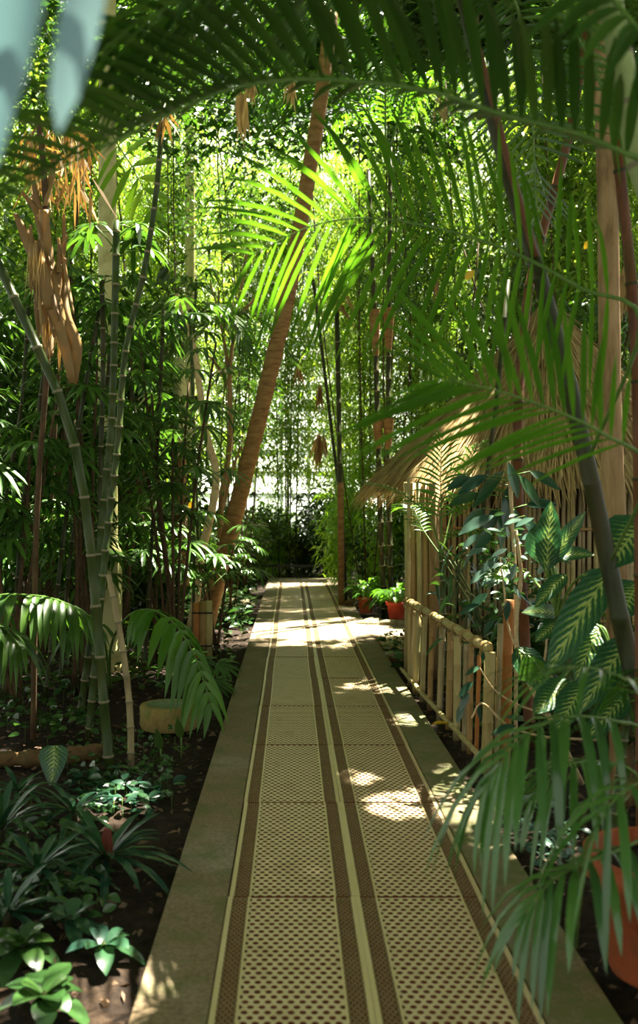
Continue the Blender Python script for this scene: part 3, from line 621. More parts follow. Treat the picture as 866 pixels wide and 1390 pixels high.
# ------------------------------------------------------------ left palms
fr = thing('areca_seedling', 'low palm with one arching glossy frond drooping over the log ring', 'palm', (G(150, 940)))
b = L0(fr)
frond(fr, [b, P(150, 880, 7.4), P(172, 838, 7.1), P(205, 828, 6.9), P(240, 850, 6.7), P(268, 900, 6.6), P(285, 955, 6.5)], .36, 24, .085, 'palm', fw=15, lift=-.1, droop=.75, sep=True, t0=.42, rr=.013, tipfw=50)
frond(fr, [b, P(140, 860, 7.3), P(120, 850, 7.0), P(90, 870, 6.8)], .28, 20, .04, 'palm_dark', fw=20, droop=.7, t0=.4, sep=True)
t = thing('areca_seedling', 'low palm at the left edge with a broad frond arching right', 'palm', (G(-60, 930))); b = L0(t)
frond(t, [b, P(-40, 840, 6.4), P(-5, 810, 6.3), P(40, 808, 6.2), P(80, 815, 6.1), P(118, 835, 6.0)], .38, 24, .062, 'palm_dark', fw=15, lift=-.1, droop=.75, sep=True, t0=.3, rr=.012)
frond(t, [b, P(-50, 850, 5.9), P(0, 850, 5.7), P(30, 880, 5.6)], .34, 20, .045, 'palm_dark', fw=15, droop=.8, sep=True, t0=.3)

def rhapis(name, label, loc, canes, seed=0, mat='fan', Rr=.34, nseg=9, W=.04, cat='palm', drp=.45, group=None):
    """canes = list of (lean x, lean y, height, number of fans)"""
    t = thing(name, label, cat, loc, group)
    for lx, ly, h, nf in canes:
        c = [np.array([rng.normal(0, .08), rng.normal(0, .08), -.05]), np.array([lx*.5, ly*.5, h*.55]), np.array([lx, ly, h])]
        s_ = spline(c, 20); MB().tube(s_, np.linspace(.016, .01, 20), 6).build('cane', ['darkbark'], t)
        a0 = rng.uniform(0, 6)
        for k in range(nf):
            q = s_[int(19*(1-.5*k/max(nf, 1)))]; a = a0+k*2.4; el = rng.uniform(.2, .9)
            ax = np.array([math.cos(a)*math.cos(el), math.sin(a)*math.cos(el), math.sin(el)]); pl = rng.uniform(.18, .35); hub = q+ax*pl
            m = MB(); m.tube([q, q+ax*pl*.5+UP*.01, hub], [.006, .005, .004], 5, 1)
            hd = unit(ax*[1, 1, .2]-UP*rng.uniform(0, .5)); fanleaf(m, hub, hd, UP+ax*.3, Rr*rng.uniform(.8, 1.15), nseg, W, 105, drp)
            m.build('fan_leaf', [mat, 'rachis'], t)
    return t
def rc(n, H, sp, nf=6): return [(rng.normal(0, sp), rng.normal(0, sp), H*rng.uniform(.65, 1.05), nf) for _ in range(n)]
ra = rhapis('lady_palm', 'tall fan-leaved palm clump left of the spiny stem, at head height', P(120, 0, 8.2)*[1, 1, 0], rc(8, 3.4, .35, 8))
rb = rhapis('lady_palm', 'fan palm with drooping dark leaves right of the spiny stem', P(235, 0, 8.9)*[1, 1, 0], rc(6, 3.0, .28, 8))
rd = rhapis('lady_palm', 'fan palm clump at the left edge below the dried palm sheath', P(20, 0, 7.6)*[1, 1, 0], rc(7, 2.5, .35, 7))
re_ = rhapis('lady_palm', 'low drooping fan palm beside the bamboo post', P(292, 0, 10.2)*[1, 1, 0], rc(3, 1.25, .12, 5), Rr=.3)
rf = rhapis('lady_palm', 'small fan palm behind the drooping frond, left of the bamboo post', P(215, 0, 9.8)*[1, 1, 0], rc(5, 1.7, .25, 6))
dup(ra, P(60, 0, 11)*[1, 1, 0], 1.5, 1.1, 'tall fan palm clump in the second row, behind the dried sheath')
dup(rb, P(170, 0, 11.8)*[1, 1, 0], 2.2, 1.2, 'fan palm clump in the second row, behind the cream column')
dup(ra, P(-60, 0, 9.6)*[1, 1, 0], 3.0, 1.05, 'fan palm clump cut by the left edge, upper half in view')
dup(rb, P(90, 0, 13.5)*[1, 1, 0], 4.0, 1.35, 'far fan palm clump seen through gaps at upper left')
dup(rd, P(310, 0, 13.2)*[1, 1, 0], 1.0, .55, 'low fan palm in shade left of the path, behind the leaning trunk')
dup(rf, P(120, 0, 8.8)*[1, 1, 0], .6, .95, 'small fan palm at the foot of the cream column')
dup(rf, P(30, 0, 9.2)*[1, 1, 0], 2.6, 1.05, 'small fan palm at the left edge above the low frond')

# low fan at kerb (dark lobed leaf)
t = thing('palm_seedling', 'small dark fan-leaved seedling reaching over the left kerb', 'palm', G(285, 950))
for k, (px, py) in enumerate([(318, 905), (312, 930), (290, 900)]):
    h = P(px-22, py-5, 7.9+.1*k); b = L0(t); m = MB(); m.tube(spline([b, (b+h)/2+UP*.05, h], 8), .006, 5, 1)
    fanleaf(m, h, np.array([.9, -.25, -.2]), UP+np.array([0, -.4, 0]), .22, 8, .04, 70, .3); m.build('fan_leaf', ['fan', 'rachis'], t, b)

# broad pinnate bright leaf at upper left
t = thing('fishtail_palm', 'broad pinnate bright leaf hanging at upper left in front of the column', 'palm', P(60, 0, 9.4)*[1, 1, 0]); b = L0(t)
MB().tube(spline([b, P(80, 500, 9.4), P(110, 250, 9.2)], 20), .02, 8).build('stem', ['darkbark'], t, b)
frond(t, [P(105, 270, 9.2), P(140, 180, 9), P(165, 205, 8.6), P(190, 245, 8.4), P(205, 285, 8.3)], .46, 11, .09, 'bright', fw=18, droop=.15, sep=True, t0=.25, roll=-65, rr=.009, prof=POV)
frond(t, [P(105, 270, 9.2), P(100, 170, 9), P(130, 130, 9), P(160, 130, 9)], .4, 12, .075, 'bright', fw=18, droop=.2, sep=True, t0=.2, roll=-65, rr=.009, prof=POV)
# spiny stem crown fans
frond(ca, [P(222, 140, 6.6), P(240, 80, 6.4), P(300, 60, 6.2), P(350, 120, 6.1)], .3, 26, .035, 'palm_dark', t0=.2)
frond(ca, [P(222, 140, 6.6), P(190, 70, 6.5), P(120, 60, 6.4), P(60, 130, 6.3)], .3, 26, .035, 'palm_dark', t0=.2)
for k, (x, y) in enumerate([(222, 145), (221, 160), (224, 150)]):
    m = MB(); h = P(x, y, 6.55); m.leaves(np.repeat([h], 5, 0)+rng.normal(0, .02, (5, 3)), rand_dirs(5, -1, -.6), rand_dirs(5), .16, .03, .3, P3); m.build('dead_leaf', ['dead'], ca, L0(ca))

# dried palm sheath
t = thing('dried_palm_crown', 'split orange-brown dead leaf sheath hanging at the left, at head height', 'dead leaf', P(62, 290, 6)); o = L0(t)
MB().tube(spline([P(45, 985, 6.4)*[1,1,0], P(50, 700, 6.4), P(66, 450, 6.25), P(60, 240, 6.1), P(50, 150, 6.1)], 30), .02, 8).build('stem', ['darkbark'], t, o)
def ribbon(par, pts_, d, w_, mat='dead', cup=.5, n=18, name='sheath'):
    c = spline([P(x, y, d+.05*math.sin(i*2)) for i, (x, y) in enumerate(pts_)], n); T = unit(np.gradient(c, axis=0)); S = unit(np.cross(T, [0, 1, 0])); ww = np.interp(np.linspace(0, 1, n), np.linspace(0, 1, len(w_)), w_)
    V = []; 
    for i in range(n):
        tw = .5*math.sin(i*.35+pts_[0][0])
        for u in (-1, -.5, 0, .5, 1): V.append(c[i]+S[i]*u*ww[i]*math.cos(tw)+np.array([0, 1, 0])*(u*ww[i]*math.sin(tw)+cup*ww[i]*(u*u-1)+rng.normal(0, .002)))
    i = (np.arange(n-1)[:, None]*5+np.arange(4)[None]).ravel(); ob = MB().add(V, np.stack([i, i+1, i+6, i+5], 1)).build(name, [mat], par, L0(par))
    md = ob.modifiers.new('solid', 'SOLIDIFY'); md.thickness = .004; return ob
ribbon(t, [(60, 285), (62, 340), (70, 400), (84, 450), (98, 520)], 5.95, [.03, .06, .055, .04, .02])
ribbon(t, [(20, 290), (40, 330), (58, 370), (68, 420)], 5.9, [.012, .04, .05, .03])
ribbon(t, [(85, 350), (84, 380), (88, 430), (104, 470), (102, 522)], 6.0, [.03, .035, .04, .035, .01])
ribbon(t, [(45, 245), (55, 300), (62, 360)], 6.05, [.01, .035, .02]); ribbon(t, [(30, 260), (48, 285), (60, 320)], 6.02, [.008, .02, .03]); ribbon(t, [(92, 320), (84, 345), (80, 370)], 5.95, [.006, .016, .02])
for q in range(11):
    x0 = rng.uniform(40, 92); y0 = rng.uniform(290, 390); sl_ = rng.uniform(-.1, .35); l = rng.uniform(60, 130)
    ribbon(t, [(x0, y0), (x0+sl_*l*.5, y0+l*.5), (x0+sl_*l, y0+l)], 5.93+rng.normal(0, .05), [rng.uniform(.004, .012), rng.uniform(.01, .02), .004])
ribbon(t, [(62, 400), (64, 440), (68, 485)], 6.1, [.04, .05, .03]); ribbon(t, [(75, 205), (70, 240), (62, 280)], 6.1, [.01, .02, .02])
m = MB(); n = 90; x = rng.uniform(38, 60, n); pos = np.stack([P(a, rng.uniform(330, 350), 5.9+rng.normal(0, .04)) for a in x]); m.leaves(pos, np.array([0, 0, -1.])+rng.normal(0, .08, (n, 3)), rand_dirs(n, -.3, .3), rng.uniform(.15, .34, n), .008, .0, P3)
m.build('flower_strands', ['plume'], t, o, kind='stuff')
m = MB(); n = 60; x = rng.uniform(55, 88, n); pos = np.stack([P(a, rng.uniform(395, 440), 6.02+rng.normal(0, .04)) for a in x]); m.leaves(pos, np.array([0, 0, -1.])+rng.normal(0, .08, (n, 3)), rand_dirs(n, -.3, .3), rng.uniform(.15, .34, n), .012, .0, P3)
m.build('dead_fibres', ['dead'], t, o, kind='stuff')
t = thing('dried_frond_cluster', 'tangle of sunlit orange dead leaves hanging above the dried sheath', 'dead leaf', P(85, 190, 7)); n = 130
m = MB(); pos = np.stack([P(rng.uniform(35, 125), rng.uniform(170, 260), 7+rng.normal(0, .2)) for _ in range(n)]); m.leaves(pos, np.array([0, 0, -1.])+rng.normal(0, .4, (n, 3)), rand_dirs(n, -.3, .3), rng.uniform(.12, .34, n), .028, .1, P3); m.build('dead_leaves', ['dead'], t, L0(t), kind='stuff')
for lb, x, y0, y1, d, mt in [('pale dry flower plume hanging left of the leaning trunk top', 328, 128, 196, 8, 'plume'), ('pale dry plume beside the leaning trunk top', 340, 112, 140, 8.2, 'plume'), ('small yellow plume hanging between two fronds at top centre', 396, 106, 146, 8.4, 'plume'),
    ('orange dead leaf cluster on the far hedge, left of the thin cane', 434, 590, 640, 15, 'dead'), ('long hanging tan dead leaf on the far hedge', 433, 525, 562, 15, 'dead'), ('small tan dead leaf high on the far hedge', 406, 495, 525, 15.4, 'dead'),
    ('orange dead palm leaf hanging over the red-brown stem', 590, 380, 410, 9, 'dead'), ('brown dead leaves at the right beside the tan trunk', 850, 365, 440, 6.4, 'dead'), ('orange dead leaf under the dark top frond', 604, 140, 165, 3.4, 'dead')]:
    h = P(x, y0, d); t = thing('dead_leaf_tuft', lb, 'dead leaf', h); n = 22; L_ = (y1-y0)*d/FPX
    m = MB(); m.leaves(h+rng.normal(0, .02, (n, 3)), np.array([0, 0, -1.])+rng.normal(0, .16, (n, 3)), rand_dirs(n, -.3, .3), rng.uniform(.5, 1.05, n)*L_, L_*.12, .05, P3); m.build('dead_leaves', [mt], t, h, kind='stuff')
    if d > 7.5 and y0 < 380: MB().tube([h-UP*.02, h+UP*1.2+[.05, .03, 0], [h[0], h[1], 8.3]], .004, 4).build('stalk', ['darkbark'], t, h)

# ------------------------------------------------------------ left foreground ground plants
def rosette(name, label, g_, n, L, W, mat='blue', up=(.1, .9), droop=.5, cat='plant', fold=.3, prof=PST, z0=.04, lab2=None, sepn='leaf'):
    t = thing(name, label, cat, g_)
    MB().lathe((0, 0, 0), [(.0001, -.03), (.02, -.03), (.018, z0), (.0001, z0+.02)], 8).build('crown', ['darkstem'], t)
    for k in range(n):
        a = k*2.4+rng.normal(0, .2); el = np.interp(k/n, [0, 1], up)+rng.normal(0, .08); d = np.array([math.cos(a)*math.cos(el), math.sin(a)*math.cos(el), math.sin(el)])
        m = MB(); l = L*rng.uniform(.75, 1.1)*(1-.25*k/n); m.leaves(np.array([0, 0, z0])+d*.01, d, UP+d*.2, l, W, droop*(1-.5*k/n), ((0, .45), (.12, .6), (.3, .9), (.55, 1), (.75, .8), (.9, .4), (1, .03)), 0, fold)
        ob = m.build(sepn, [mat], t)
    return t
r1 = rosette('strap_leaved_plant', 'blue-green strap-leaved rosette nearest the kerb on the left soil', G(145, 1178), 30, .48, .038)
r2 = rosette('strap_leaved_plant', 'blue-green strap-leaved rosette left of the largest one', G(50, 1195), 24, .46, .035)
r3 = rosette('strap_leaved_plant', 'strap-leaved rosette at the left edge with upright shiny leaves', G(0, 1140), 24, .5, .036, up=(.4, 1.2))
m = MB(); n = 3
for k in range(3): m.leaves(np.array([[.02*k-.02, 0, .06]]), np.array([.1-.1*k, .1, 1.]), np.array([0, -1., .1]), .12, .02, .05, PST, 0, .3)
o = m.build('young_leaf', ['purple'], r1); o['label'] = 'upright maroon young leaves'
def groundcover(name, label, px0, px1, py0, py1, n, L, W, mat, hgt=.08, cat='ground cover', prof=POV, el=.1):
    t = thing(name, label, cat, G((px0+px1)/2, (py0+py1)/2)); m = MB()
    pos = np.stack([G(rng.uniform(px0, px1), rng.uniform(py0, py1)) for _ in range(n)]); pos[:, 2] = rng.uniform(.0, hgt, n); o = L0(t)
    pos = pos[(pos[:, 0] < -.55) | (pos[:, 0] > 1.03)]; n = len(pos)
    m.leaves(pos, rand_dirs(n, -.1, .6), rand_dirs(n, .6, 1), L*rng.uniform(.7, 1.2, n), W, .25, prof, 0, .25)
    k = rng.choice(n, n//6, replace=False)
    for i in k: m.tube([pos[i]*[1, 1, 0]-UP*.04, pos[i]], .0015, 3, 1)
    m.build('foliage', [mat, 'rachis'], t, o, kind='stuff'); return t
groundcover('silvery_ground_cover', 'shiny silvery small-leaved ground cover behind the strap-leaved rosette', 95, 240, 1055, 1105, 170, .09, .045, 'blue')
groundcover('dark_ground_cover', 'dark small-leaved creeper between the fallen log and the log ring', 90, 240, 1000, 1060, 150, .06, .04, 'gloss')
groundcover('dark_ground_cover', 'low dark plants behind the fallen log at left', -20, 140, 930, 1005, 260, .09, .05, 'gloss', .14)
groundcover('leafy_ground_cover', 'low leafy herbs in shade around the bamboo post', 190, 330, 850, 940, 260, .12, .05, 'gloss', .14)
groundcover('leafy_ground_cover', 'low dark leafy cover under the left fan palms', -30, 200, 850, 940, 420, .13, .06, 'shade', .2)
groundcover('leafy_ground_cover', 'low leafy border along the left kerb near the path end', 285, 345, 795, 850, 420, .16, .06, 'gloss', .22)
groundcover('leafy_ground_cover', 'low shade plants left of the leaning trunk foot', 60, 280, 800, 850, 700, .2, .08, 'gloss', .35)
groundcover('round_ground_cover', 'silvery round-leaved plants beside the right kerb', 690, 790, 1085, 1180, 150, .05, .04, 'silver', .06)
groundcover('grass_tuft', 'short green moss grass at the right kerb edge under the palm', 655, 720, 1050, 1110, 220, .05, .006, 'bright', .02)
groundcover('dark_ground_cover', 'dark leaves at the far foot of the fence beside the kerb', 520, 552, 868, 915, 90, .12, .06, 'gloss', .14)
groundcover('dark_ground_cover', 'low dark cover behind the pale fence', 640, 830, 890, 1010, 420, .12, .05, 'shade', .2)
for lb, px, py, n, L, W, mt in [('broad-leaved herb at the bottom left corner', 30, 1300, 14, .17, .075, 'gloss'), ('bright green herb with oval leaves near the bottom left', 95, 1262, 12, .15, .06, 'blue'), ('oval-leaved plant lying beside the kerb at the bottom', 140, 1300, 9, .17, .065, 'blue'),
    ('small herb at the left edge below the rosettes', -5, 1240, 12, .15, .06, 'gloss'), ('low herb below the frame corner on the left', 60, 1370, 14, .18, .08, 'gloss')]:
    rosette('oval_leaved_herb', lb, G(px, py), n, L, W, mt, (.0, .9), .5, fold=.2)
for lb, px, py, n, L, W in [('strap-leaved rosette directly behind the largest one', 100, 1115, 18, .36, .034), ('half-hidden strap-leaved rosette in the lower left corner', 10, 1255, 18, .36, .035), ('small strap-leaved rosette between the fallen log and the left edge', 25, 1085, 16, .34, .03)]:
    rosette('strap_leaved_plant', lb, G(px, py), n, L, W)
groundcover('dark_ground_cover', 'small dark leaves filling the gaps between the strap-leaved rosettes', -40, 150, 1090, 1260, 200, .08, .035, 'gloss', .08)
# veined leaf plant
t = thing('veined_leaf_plant', 'heart-shaped green leaf with pale veins in front of the fallen log', 'plant', G(70, 1065)); h = P(74, 1012, 5.5)
MB().tube(spline([L0(t), (L0(t)+h)/2+[.03, 0, .02], h], 8), .004, 5).build('stalk', ['rachis'], t, L0(t))
MB().leaves(h, np.array([.05, -.45, -.9]), np.array([0, -1, .4]), .25, .17, .05, ((0, .5), (.08, .9), (.25, 1), (.5, .75), (.8, .3), (1, .02)), 0, .12, True).build('leaf', ['varieg'], t, L0(t), uv=True)
for lb, px, py in [('dark spathe-like plant standing in front of the log ring', 218, 1038), ('second dark spathe-like plant beside the log ring', 246, 1022)]:
    g_ = G(px, py); t = thing('spathe_plant', lb, 'plant', g_); MB().tube([(0, 0, -.03), (0, 0, .1)], .005, 5).build('stalk', ['rachis'], t)
    MB().leaves(np.array([[0, 0, .09]]), np.array([-.2, -.1, 1.]), np.array([0, -1., 0]), .12, .06, -.1, POV, 0, .3).build('leaf', ['shade'], t)
    MB().leaves(np.zeros((5, 3)), rand_dirs(5, .3, .8), rand_dirs(5, .5, 1), .12, .02, .3, P3).build('low_leaf', ['shade'], t)
for k, (px, py, d_) in enumerate([(345, 860, 0)]): pass

# stones and low rail at the path end
def rock(label, g_, s_, mat='stone', name='stone'):
    th = rand_dirs(70); 
    import bmesh
    bm = bmesh.new(); bmesh.ops.create_icosphere(bm, subdivisions=3, radius=1)
    ph = rng.uniform(0, 6, 3)
    for v in bm.verts:
        n = v.co.copy(); f = 1+.15*math.sin(n.x*3+ph[0])*math.cos(n.y*3+ph[1])+.1*math.sin(n.z*5+ph[2])+.03*math.sin(n.x*11)
        v.co = Vector((n.x*s_[0]*f, n.y*s_[1]*f, n.z*s_[2]*f))
    me = bpy.data.meshes.new(name); bm.to_mesh(me); bm.free(); me.materials.append(M[mat])
    for p_ in me.polygons: p_.use_smooth = True
    o = bpy.data.objects.new(name, me); C.objects.link(o); o.location = tuple(g_); tag(o, label, 'stone'); return o
rock('flat grey stone in front of the left flower pot', G(505, 846), (.22, .12, .07)); rock('small stone beside the foot of the tan-footed cane', G(480, 822), (.14, .12, .1), 'log')
rock('long low stone under the red flower pot', G(540, 848), (.28, .12, .06)); rock('rounded stone at the left kerb near the path end', G(325, 822), (.25, .2, .12))
rock('pale stone in the left bed behind the leafy border', G(300, 838), (.2, .18, .09)); rock('dark rock at the left edge beside the small fan palm', P(20, 770, 11)*[1, 1, 0], (.5, .3, .45), 'log')
b = np.array([-.2, 21.2, 0]); t = thing('low_rail', 'low dark metal rail closing the far end of the path', 'rail', b)
MB().box((-.3, -.03, .24), (.95, .03, .28)).build('bar', ['iron'], t, smooth=False)
for x in (-.2, .3, .85): MB().box((x-.015, -.02, -.05), (x+.015, .02, .24)).build('leg', ['iron'], t, smooth=False)

# ------------------------------------------------------------ flower pots
def pot(name, label, g_, r, h, mat, zoff=0):
    t = thing(name, label, 'flower pot', g_)
    MB().lathe((0, 0, zoff), [(.0001, 0), (r*.7, 0), (r*.72, .01), (r*.93, h*.78), (r*1.04, h*.79), (r*1.06, h*.99), (r*1.02, h), (r*.95, h*.99), (r*.9, h*.8), (.0001, h*.8)], 32).build('pot_body', [mat], t)
    MB().lathe((0, 0, zoff), [(.0001, h*.87), (r*.92, h*.86)], 20).build('potting_soil', ['soil'], t); return t
def peacelily(label, g_, z0, n, L, W, mat, r=.3, up=.25):
    t = thing('potted_foliage_plant', label, 'potted plant', g_)
    for k in range(n):
        a = k*2.4; el = rng.uniform(up, 1.35); hl = rng.uniform(.1, .3); d = np.array([math.cos(a)*math.cos(el), math.sin(a)*math.cos(el), math.sin(el)])
        b = np.array([d[0]*.03, d[1]*.03, z0]); h = b+d*hl; m = MB(); m.tube([b, (b+h)/2, h], .004, 4, 1)
        m.leaves(h, unit(d*[1, 1, .35]), UP+d*.2, L*rng.uniform(.7, 1.1), W, .55, POV, 0, .25); m.build('leaf', [mat, 'rachis'], t)
    return t
g1 = G(497, 834); g2 = G(538, 842)
pot('flower_pot', 'orange terracotta pot on stone, left one of the two by the side path', g1, .125, .24, 'terra', .02)
pot('flower_pot', 'red pot beside the hut, right one of the two', g2, .14, .24, 'terra_red', .02)
peacelily('bushy green plant in the orange terracotta pot', g1, .22, 70, .24, .08, 'palm', up=.55); peacelily('bushy darker plant in the red pot beside the hut', g2, .22, 70, .25, .085, 'palm', up=.55)
peacelily('leafy plant growing behind the two pots', g2+[-.1, .6, 0], .15, 50, .28, .08, 'palm_dark')
# big near pot with palm, bottom right
pg = np.array([1.25, 3.2, 0]); pot('flower_pot', 'large terracotta pot at the bottom right corner', pg, .25, .40, 'terra', 0)
pp = thing('potted_palm', 'feathery palm arching out of the large terracotta pot', 'palm', pg+[0, 0, .34]); b = L0(pp)
NF = [([b, P(885, 1010, 3.0), P(830, 978, 2.85), P(760, 975, 2.75), P(700, 1010, 2.65), P(662, 1065, 2.6)], .34, 20, .03, .9),
      ([b, P(900, 1130, 2.8), P(850, 1150, 2.6), P(800, 1170, 2.5), P(750, 1195, 2.45), P(715, 1240, 2.4)], .26, 16, .026, .8),
      ([b, P(905, 1000, 2.9), P(860, 930, 2.7), P(790, 905, 2.6), P(730, 915, 2.6)], .3, 18, .018, .35),
      ([b, P(870, 1060, 3.1), P(820, 1035, 3.1), P(770, 1040, 3.0), P(725, 1080, 2.95)], .28, 18, .026, .8),
      ([b, P(905, 1100, 2.7), P(880, 1060, 2.5), P(830, 1090, 2.4), P(800, 1150, 2.4)], .26, 14, .025, .8),
      ([b, b+[.2, .1, .4], b+[.5, .2, .6], b+[.9, .3, .4]], .3, 24, .02, .7), ([b, b+[.1, .3, .4], b+[.2, .7, .55], b+[.2, 1.0, .4]], .3, 24, .02, .7)]
for c, L_, n_, W_, dr in NF: frond(pp, c, L_, n_, W_, 'feather', fw=35, lift=.1, droop=dr, sep=True, t0=.38, rr=.006, tipfw=70, prof=PST)

# ------------------------------------------------------------ bamboo fence
FA, FB = np.array([1.06, 8.54, 0]), np.array([1.17, 5.74, 0])
fence = thing('bamboo_fence', 'low bamboo picket fence lashed with rope beside the right kerb', 'fence', FA); o = L0(fence)
SC = 3.936
def Fp(zx, zy): return 520+zx/SC, 780+zy/SC
def fd(px_, py_, base=True):   # depth on the fence plane for a pixel column
    k = (px_-CXP)/FPX; dx = (FB[0]-FA[0])/(FB[1]-FA[1]); return (FA[0]-dx*FA[1])/(k-dx)
pk = [((136, -520), (140, 585), .016, 'palebamboo'), ((170, 190), (150, 510), .022, 'greybamboo'), ((190, 190), (172, 530), .026, 'palebamboo'), ((222, 215), (208, 575), .023, 'palebamboo'), ((262, 240), (248, 612), .022, 'tanbamboo'), ((318, 280), (300, 680), .024, 'greybamboo'),
      ((360, 310), (350, 740), .024, 'tanbamboo'), ((398, 330), (392, 795), .026, 'palebamboo'), ((446, 370), (434, 830), .02, 'greybamboo'), ((472, 380), (460, 870), .018, 'tanbamboo'), ((515, 430), (495, 925), .014, 'orangebamboo'), ((572, 415), (550, 1010), .034, 'palebamboo')]
for (tx, ty), (bx, by), r_, mt in pk:
    a = Fp(tx, ty); b = Fp(bx, by); db = fd(*b); top = P(a[0], a[1], db); bot = P(b[0], b[1], db); bot[2] = -.06
    cane([bot, (bot+top)/2, top], r_, .24, 10, ring=0, bulge=1.08).build('picket', [mt], fence, o)
for (tx, ty), (bx, by), r_, mt, dd in [((628, 262), (600, 1000), .018, 'greybamboo', 5.75), ((672, 135), (650, 1040), .032, 'orangebamboo', 5.8)]:
    a = Fp(tx, ty); b = Fp(bx, by); top = P(a[0], a[1], dd); bot = P(b[0], b[1], dd); bot[2] = -.06
    t = thing('bamboo_stake', 'flat split-bamboo stake standing beyond the fence corner' if r_ < .02 else 'tall orange bamboo stake behind the fence corner', 'stake', bot); cane([bot, (bot+top)/2, top], r_, .3, 12, ring=0, bulge=1.06).build('stake_body', [mt], t, bot)
ra_, rb_ = P(*Fp(125, 140), fd(*Fp(125, 140))), P(*Fp(560, 395), 5.78)
mid = (ra_+rb_)/2; cane([ra_, mid+[0, 0, .01], rb_], .027, .36, 12, ring=0, bulge=1.12).build('top_rail', ['palebamboo'], fence, o)
ba, bb = G(551, 912)+[0, 0, .03], G(652, 1034)+[0, 0, .03]
ba[0] = 1.04; cane([ba, (ba+bb)/2+[-.01, 0, 0], bb], .018, .3, 10, ring=0, bulge=1.15).build('bottom_rail', ['palebamboo'], fence, o)
ax_ = unit(rb_-ra_)
for f in (.02, .08, .17, .3, .44, .57, .7, .8, .9, .985):
    c = ra_+(rb_-ra_)*f; m = MB()
    for q in range(4):
        th = np.linspace(0, 2*math.pi, 19); e1 = unit(np.cross(ax_, UP)); e2 = np.cross(e1, ax_); off = ax_*(q-1.5)*.013; tilt = rng.uniform(-.015, .015)
        m.tube(c+off+.033*(np.cos(th)[:, None]*e1+np.sin(th)[:, None]*e2)+ax_*tilt*np.cos(th)[:, None], .0075, 6, 0, cap=False)
    for q in (-1, 1):
        m.tube(spline([c+e1*.03*q+UP*.02, c-UP*.035+e1*.035*q, c-UP*.075+e1*.02*q], 8), .0065, 6)
    m.build('rope_lashing', ['rope'], fence, o)
yl = G(600, 990); t = MB().leaves(yl-[.07, 0, -.03], np.array([1., .2, .1]), UP, .15, .07, .1, POV, 0, .5).build('fallen_leaf', ['yellow'], origin=yl); tag(t, 'yellow fallen leaf on the soil at the fence foot', 'leaf')

# ------------------------------------------------------------ thatched hut
HC = np.array([2.75, 10.3, 0]); hut = thing('thatched_hut', 'round reed-walled hut with a shaggy thatch roof on the right', 'hut', HC)
pm = cane([np.array([0, 0, -.08]), np.array([0, 0, .95]), np.array([0, 0, 1.95])], .021, .45, 7, ring=0, bulge=1.08).build('wall_pole', ['palebamboo'], hut)
pmeshes = [pm.data]
for mt in ('greybamboo', 'greybamboo'): d_ = pm.data.copy(); d_.materials[0] = M[mt]; pmeshes.append(d_)
pm.location = (-1.45, 0, 0); RW = 1.45; k = 0
for a in np.arange(R(178), R(330), .0335):
    q = pm.copy(); C.objects.link(q); q.data = pmeshes[rng.integers(0, 3)]; q.parent = hut; rr_ = RW+rng.normal(0, .012); q.location = (rr_*math.cos(a), rr_*math.sin(a), 0)
    q.rotation_euler = (rng.normal(0, .008), rng.normal(0, .008), rng.uniform(0, 6)); s_ = rng.uniform(.8, 1.2); q.scale = (s_, s_, rng.uniform(.93, 1.0))
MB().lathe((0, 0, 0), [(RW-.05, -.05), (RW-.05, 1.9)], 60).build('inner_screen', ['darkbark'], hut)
for z in (.5, 1.35):
    th = np.linspace(R(175), R(335), 50); MB().tube(np.stack([(RW+.035)*np.cos(th), (RW+.035)*np.sin(th), np.full(50, z)], 1), .014, 7).build('hoop', ['tanbamboo'], hut)
for px, mt, r_, d in [(552, 'palebamboo', .028, 9.0), (560, 'tanbamboo', .03, 9.0), (568, 'palebamboo', .026, 8.95), (577, 'tanbamboo', .03, 8.95), (590, 'tanbark', .062, 8.9)]:
    b = P(px, 0, d)*[1, 1, 0]-[0, 0, .06]; MB().tube([b, b+UP*.9+[.01, 0, 0], b+UP*1.85], r_, 12).build('door_post', [mt], hut, HC)
ZE, RE, ZA = 1.72, 1.95, 3.75
m = MB(); m.lathe((0, 0, 0), [(RE-.1, ZE+.0), (RE*.55, ZE+(ZA-ZE)*.42), (.03, ZA-.05)], 40); m.build('roof_cone', ['straw'], hut)
n = 16000; a = rng.uniform(0, 2*math.pi, n); u = rng.uniform(0, 1, n)**.6
rr_ = .05+(RE-.15)*u; zz = ZA-(ZA-ZE)*((rr_/RE)**.92)+.02+rng.uniform(0, .07, n)
pos = np.stack([rr_*np.cos(a), rr_*np.sin(a), zz], 1); out = np.stack([np.cos(a), np.sin(a), np.full(n, -(ZA-ZE)/RE)], 1); out += rng.normal(0, .13, (n, 3))
m = MB(); m.leaves(pos, out, np.stack([np.cos(a), np.sin(a), np.full(n, 1.)], 1)+rng.normal(0, .3, (n, 3)), rng.uniform(.2, .5, n), rng.uniform(.006, .016, n), .08, ((0, .8), (.5, 1), (1, .3)))
m.build('thatch', ['straw'], hut, kind='stuff')

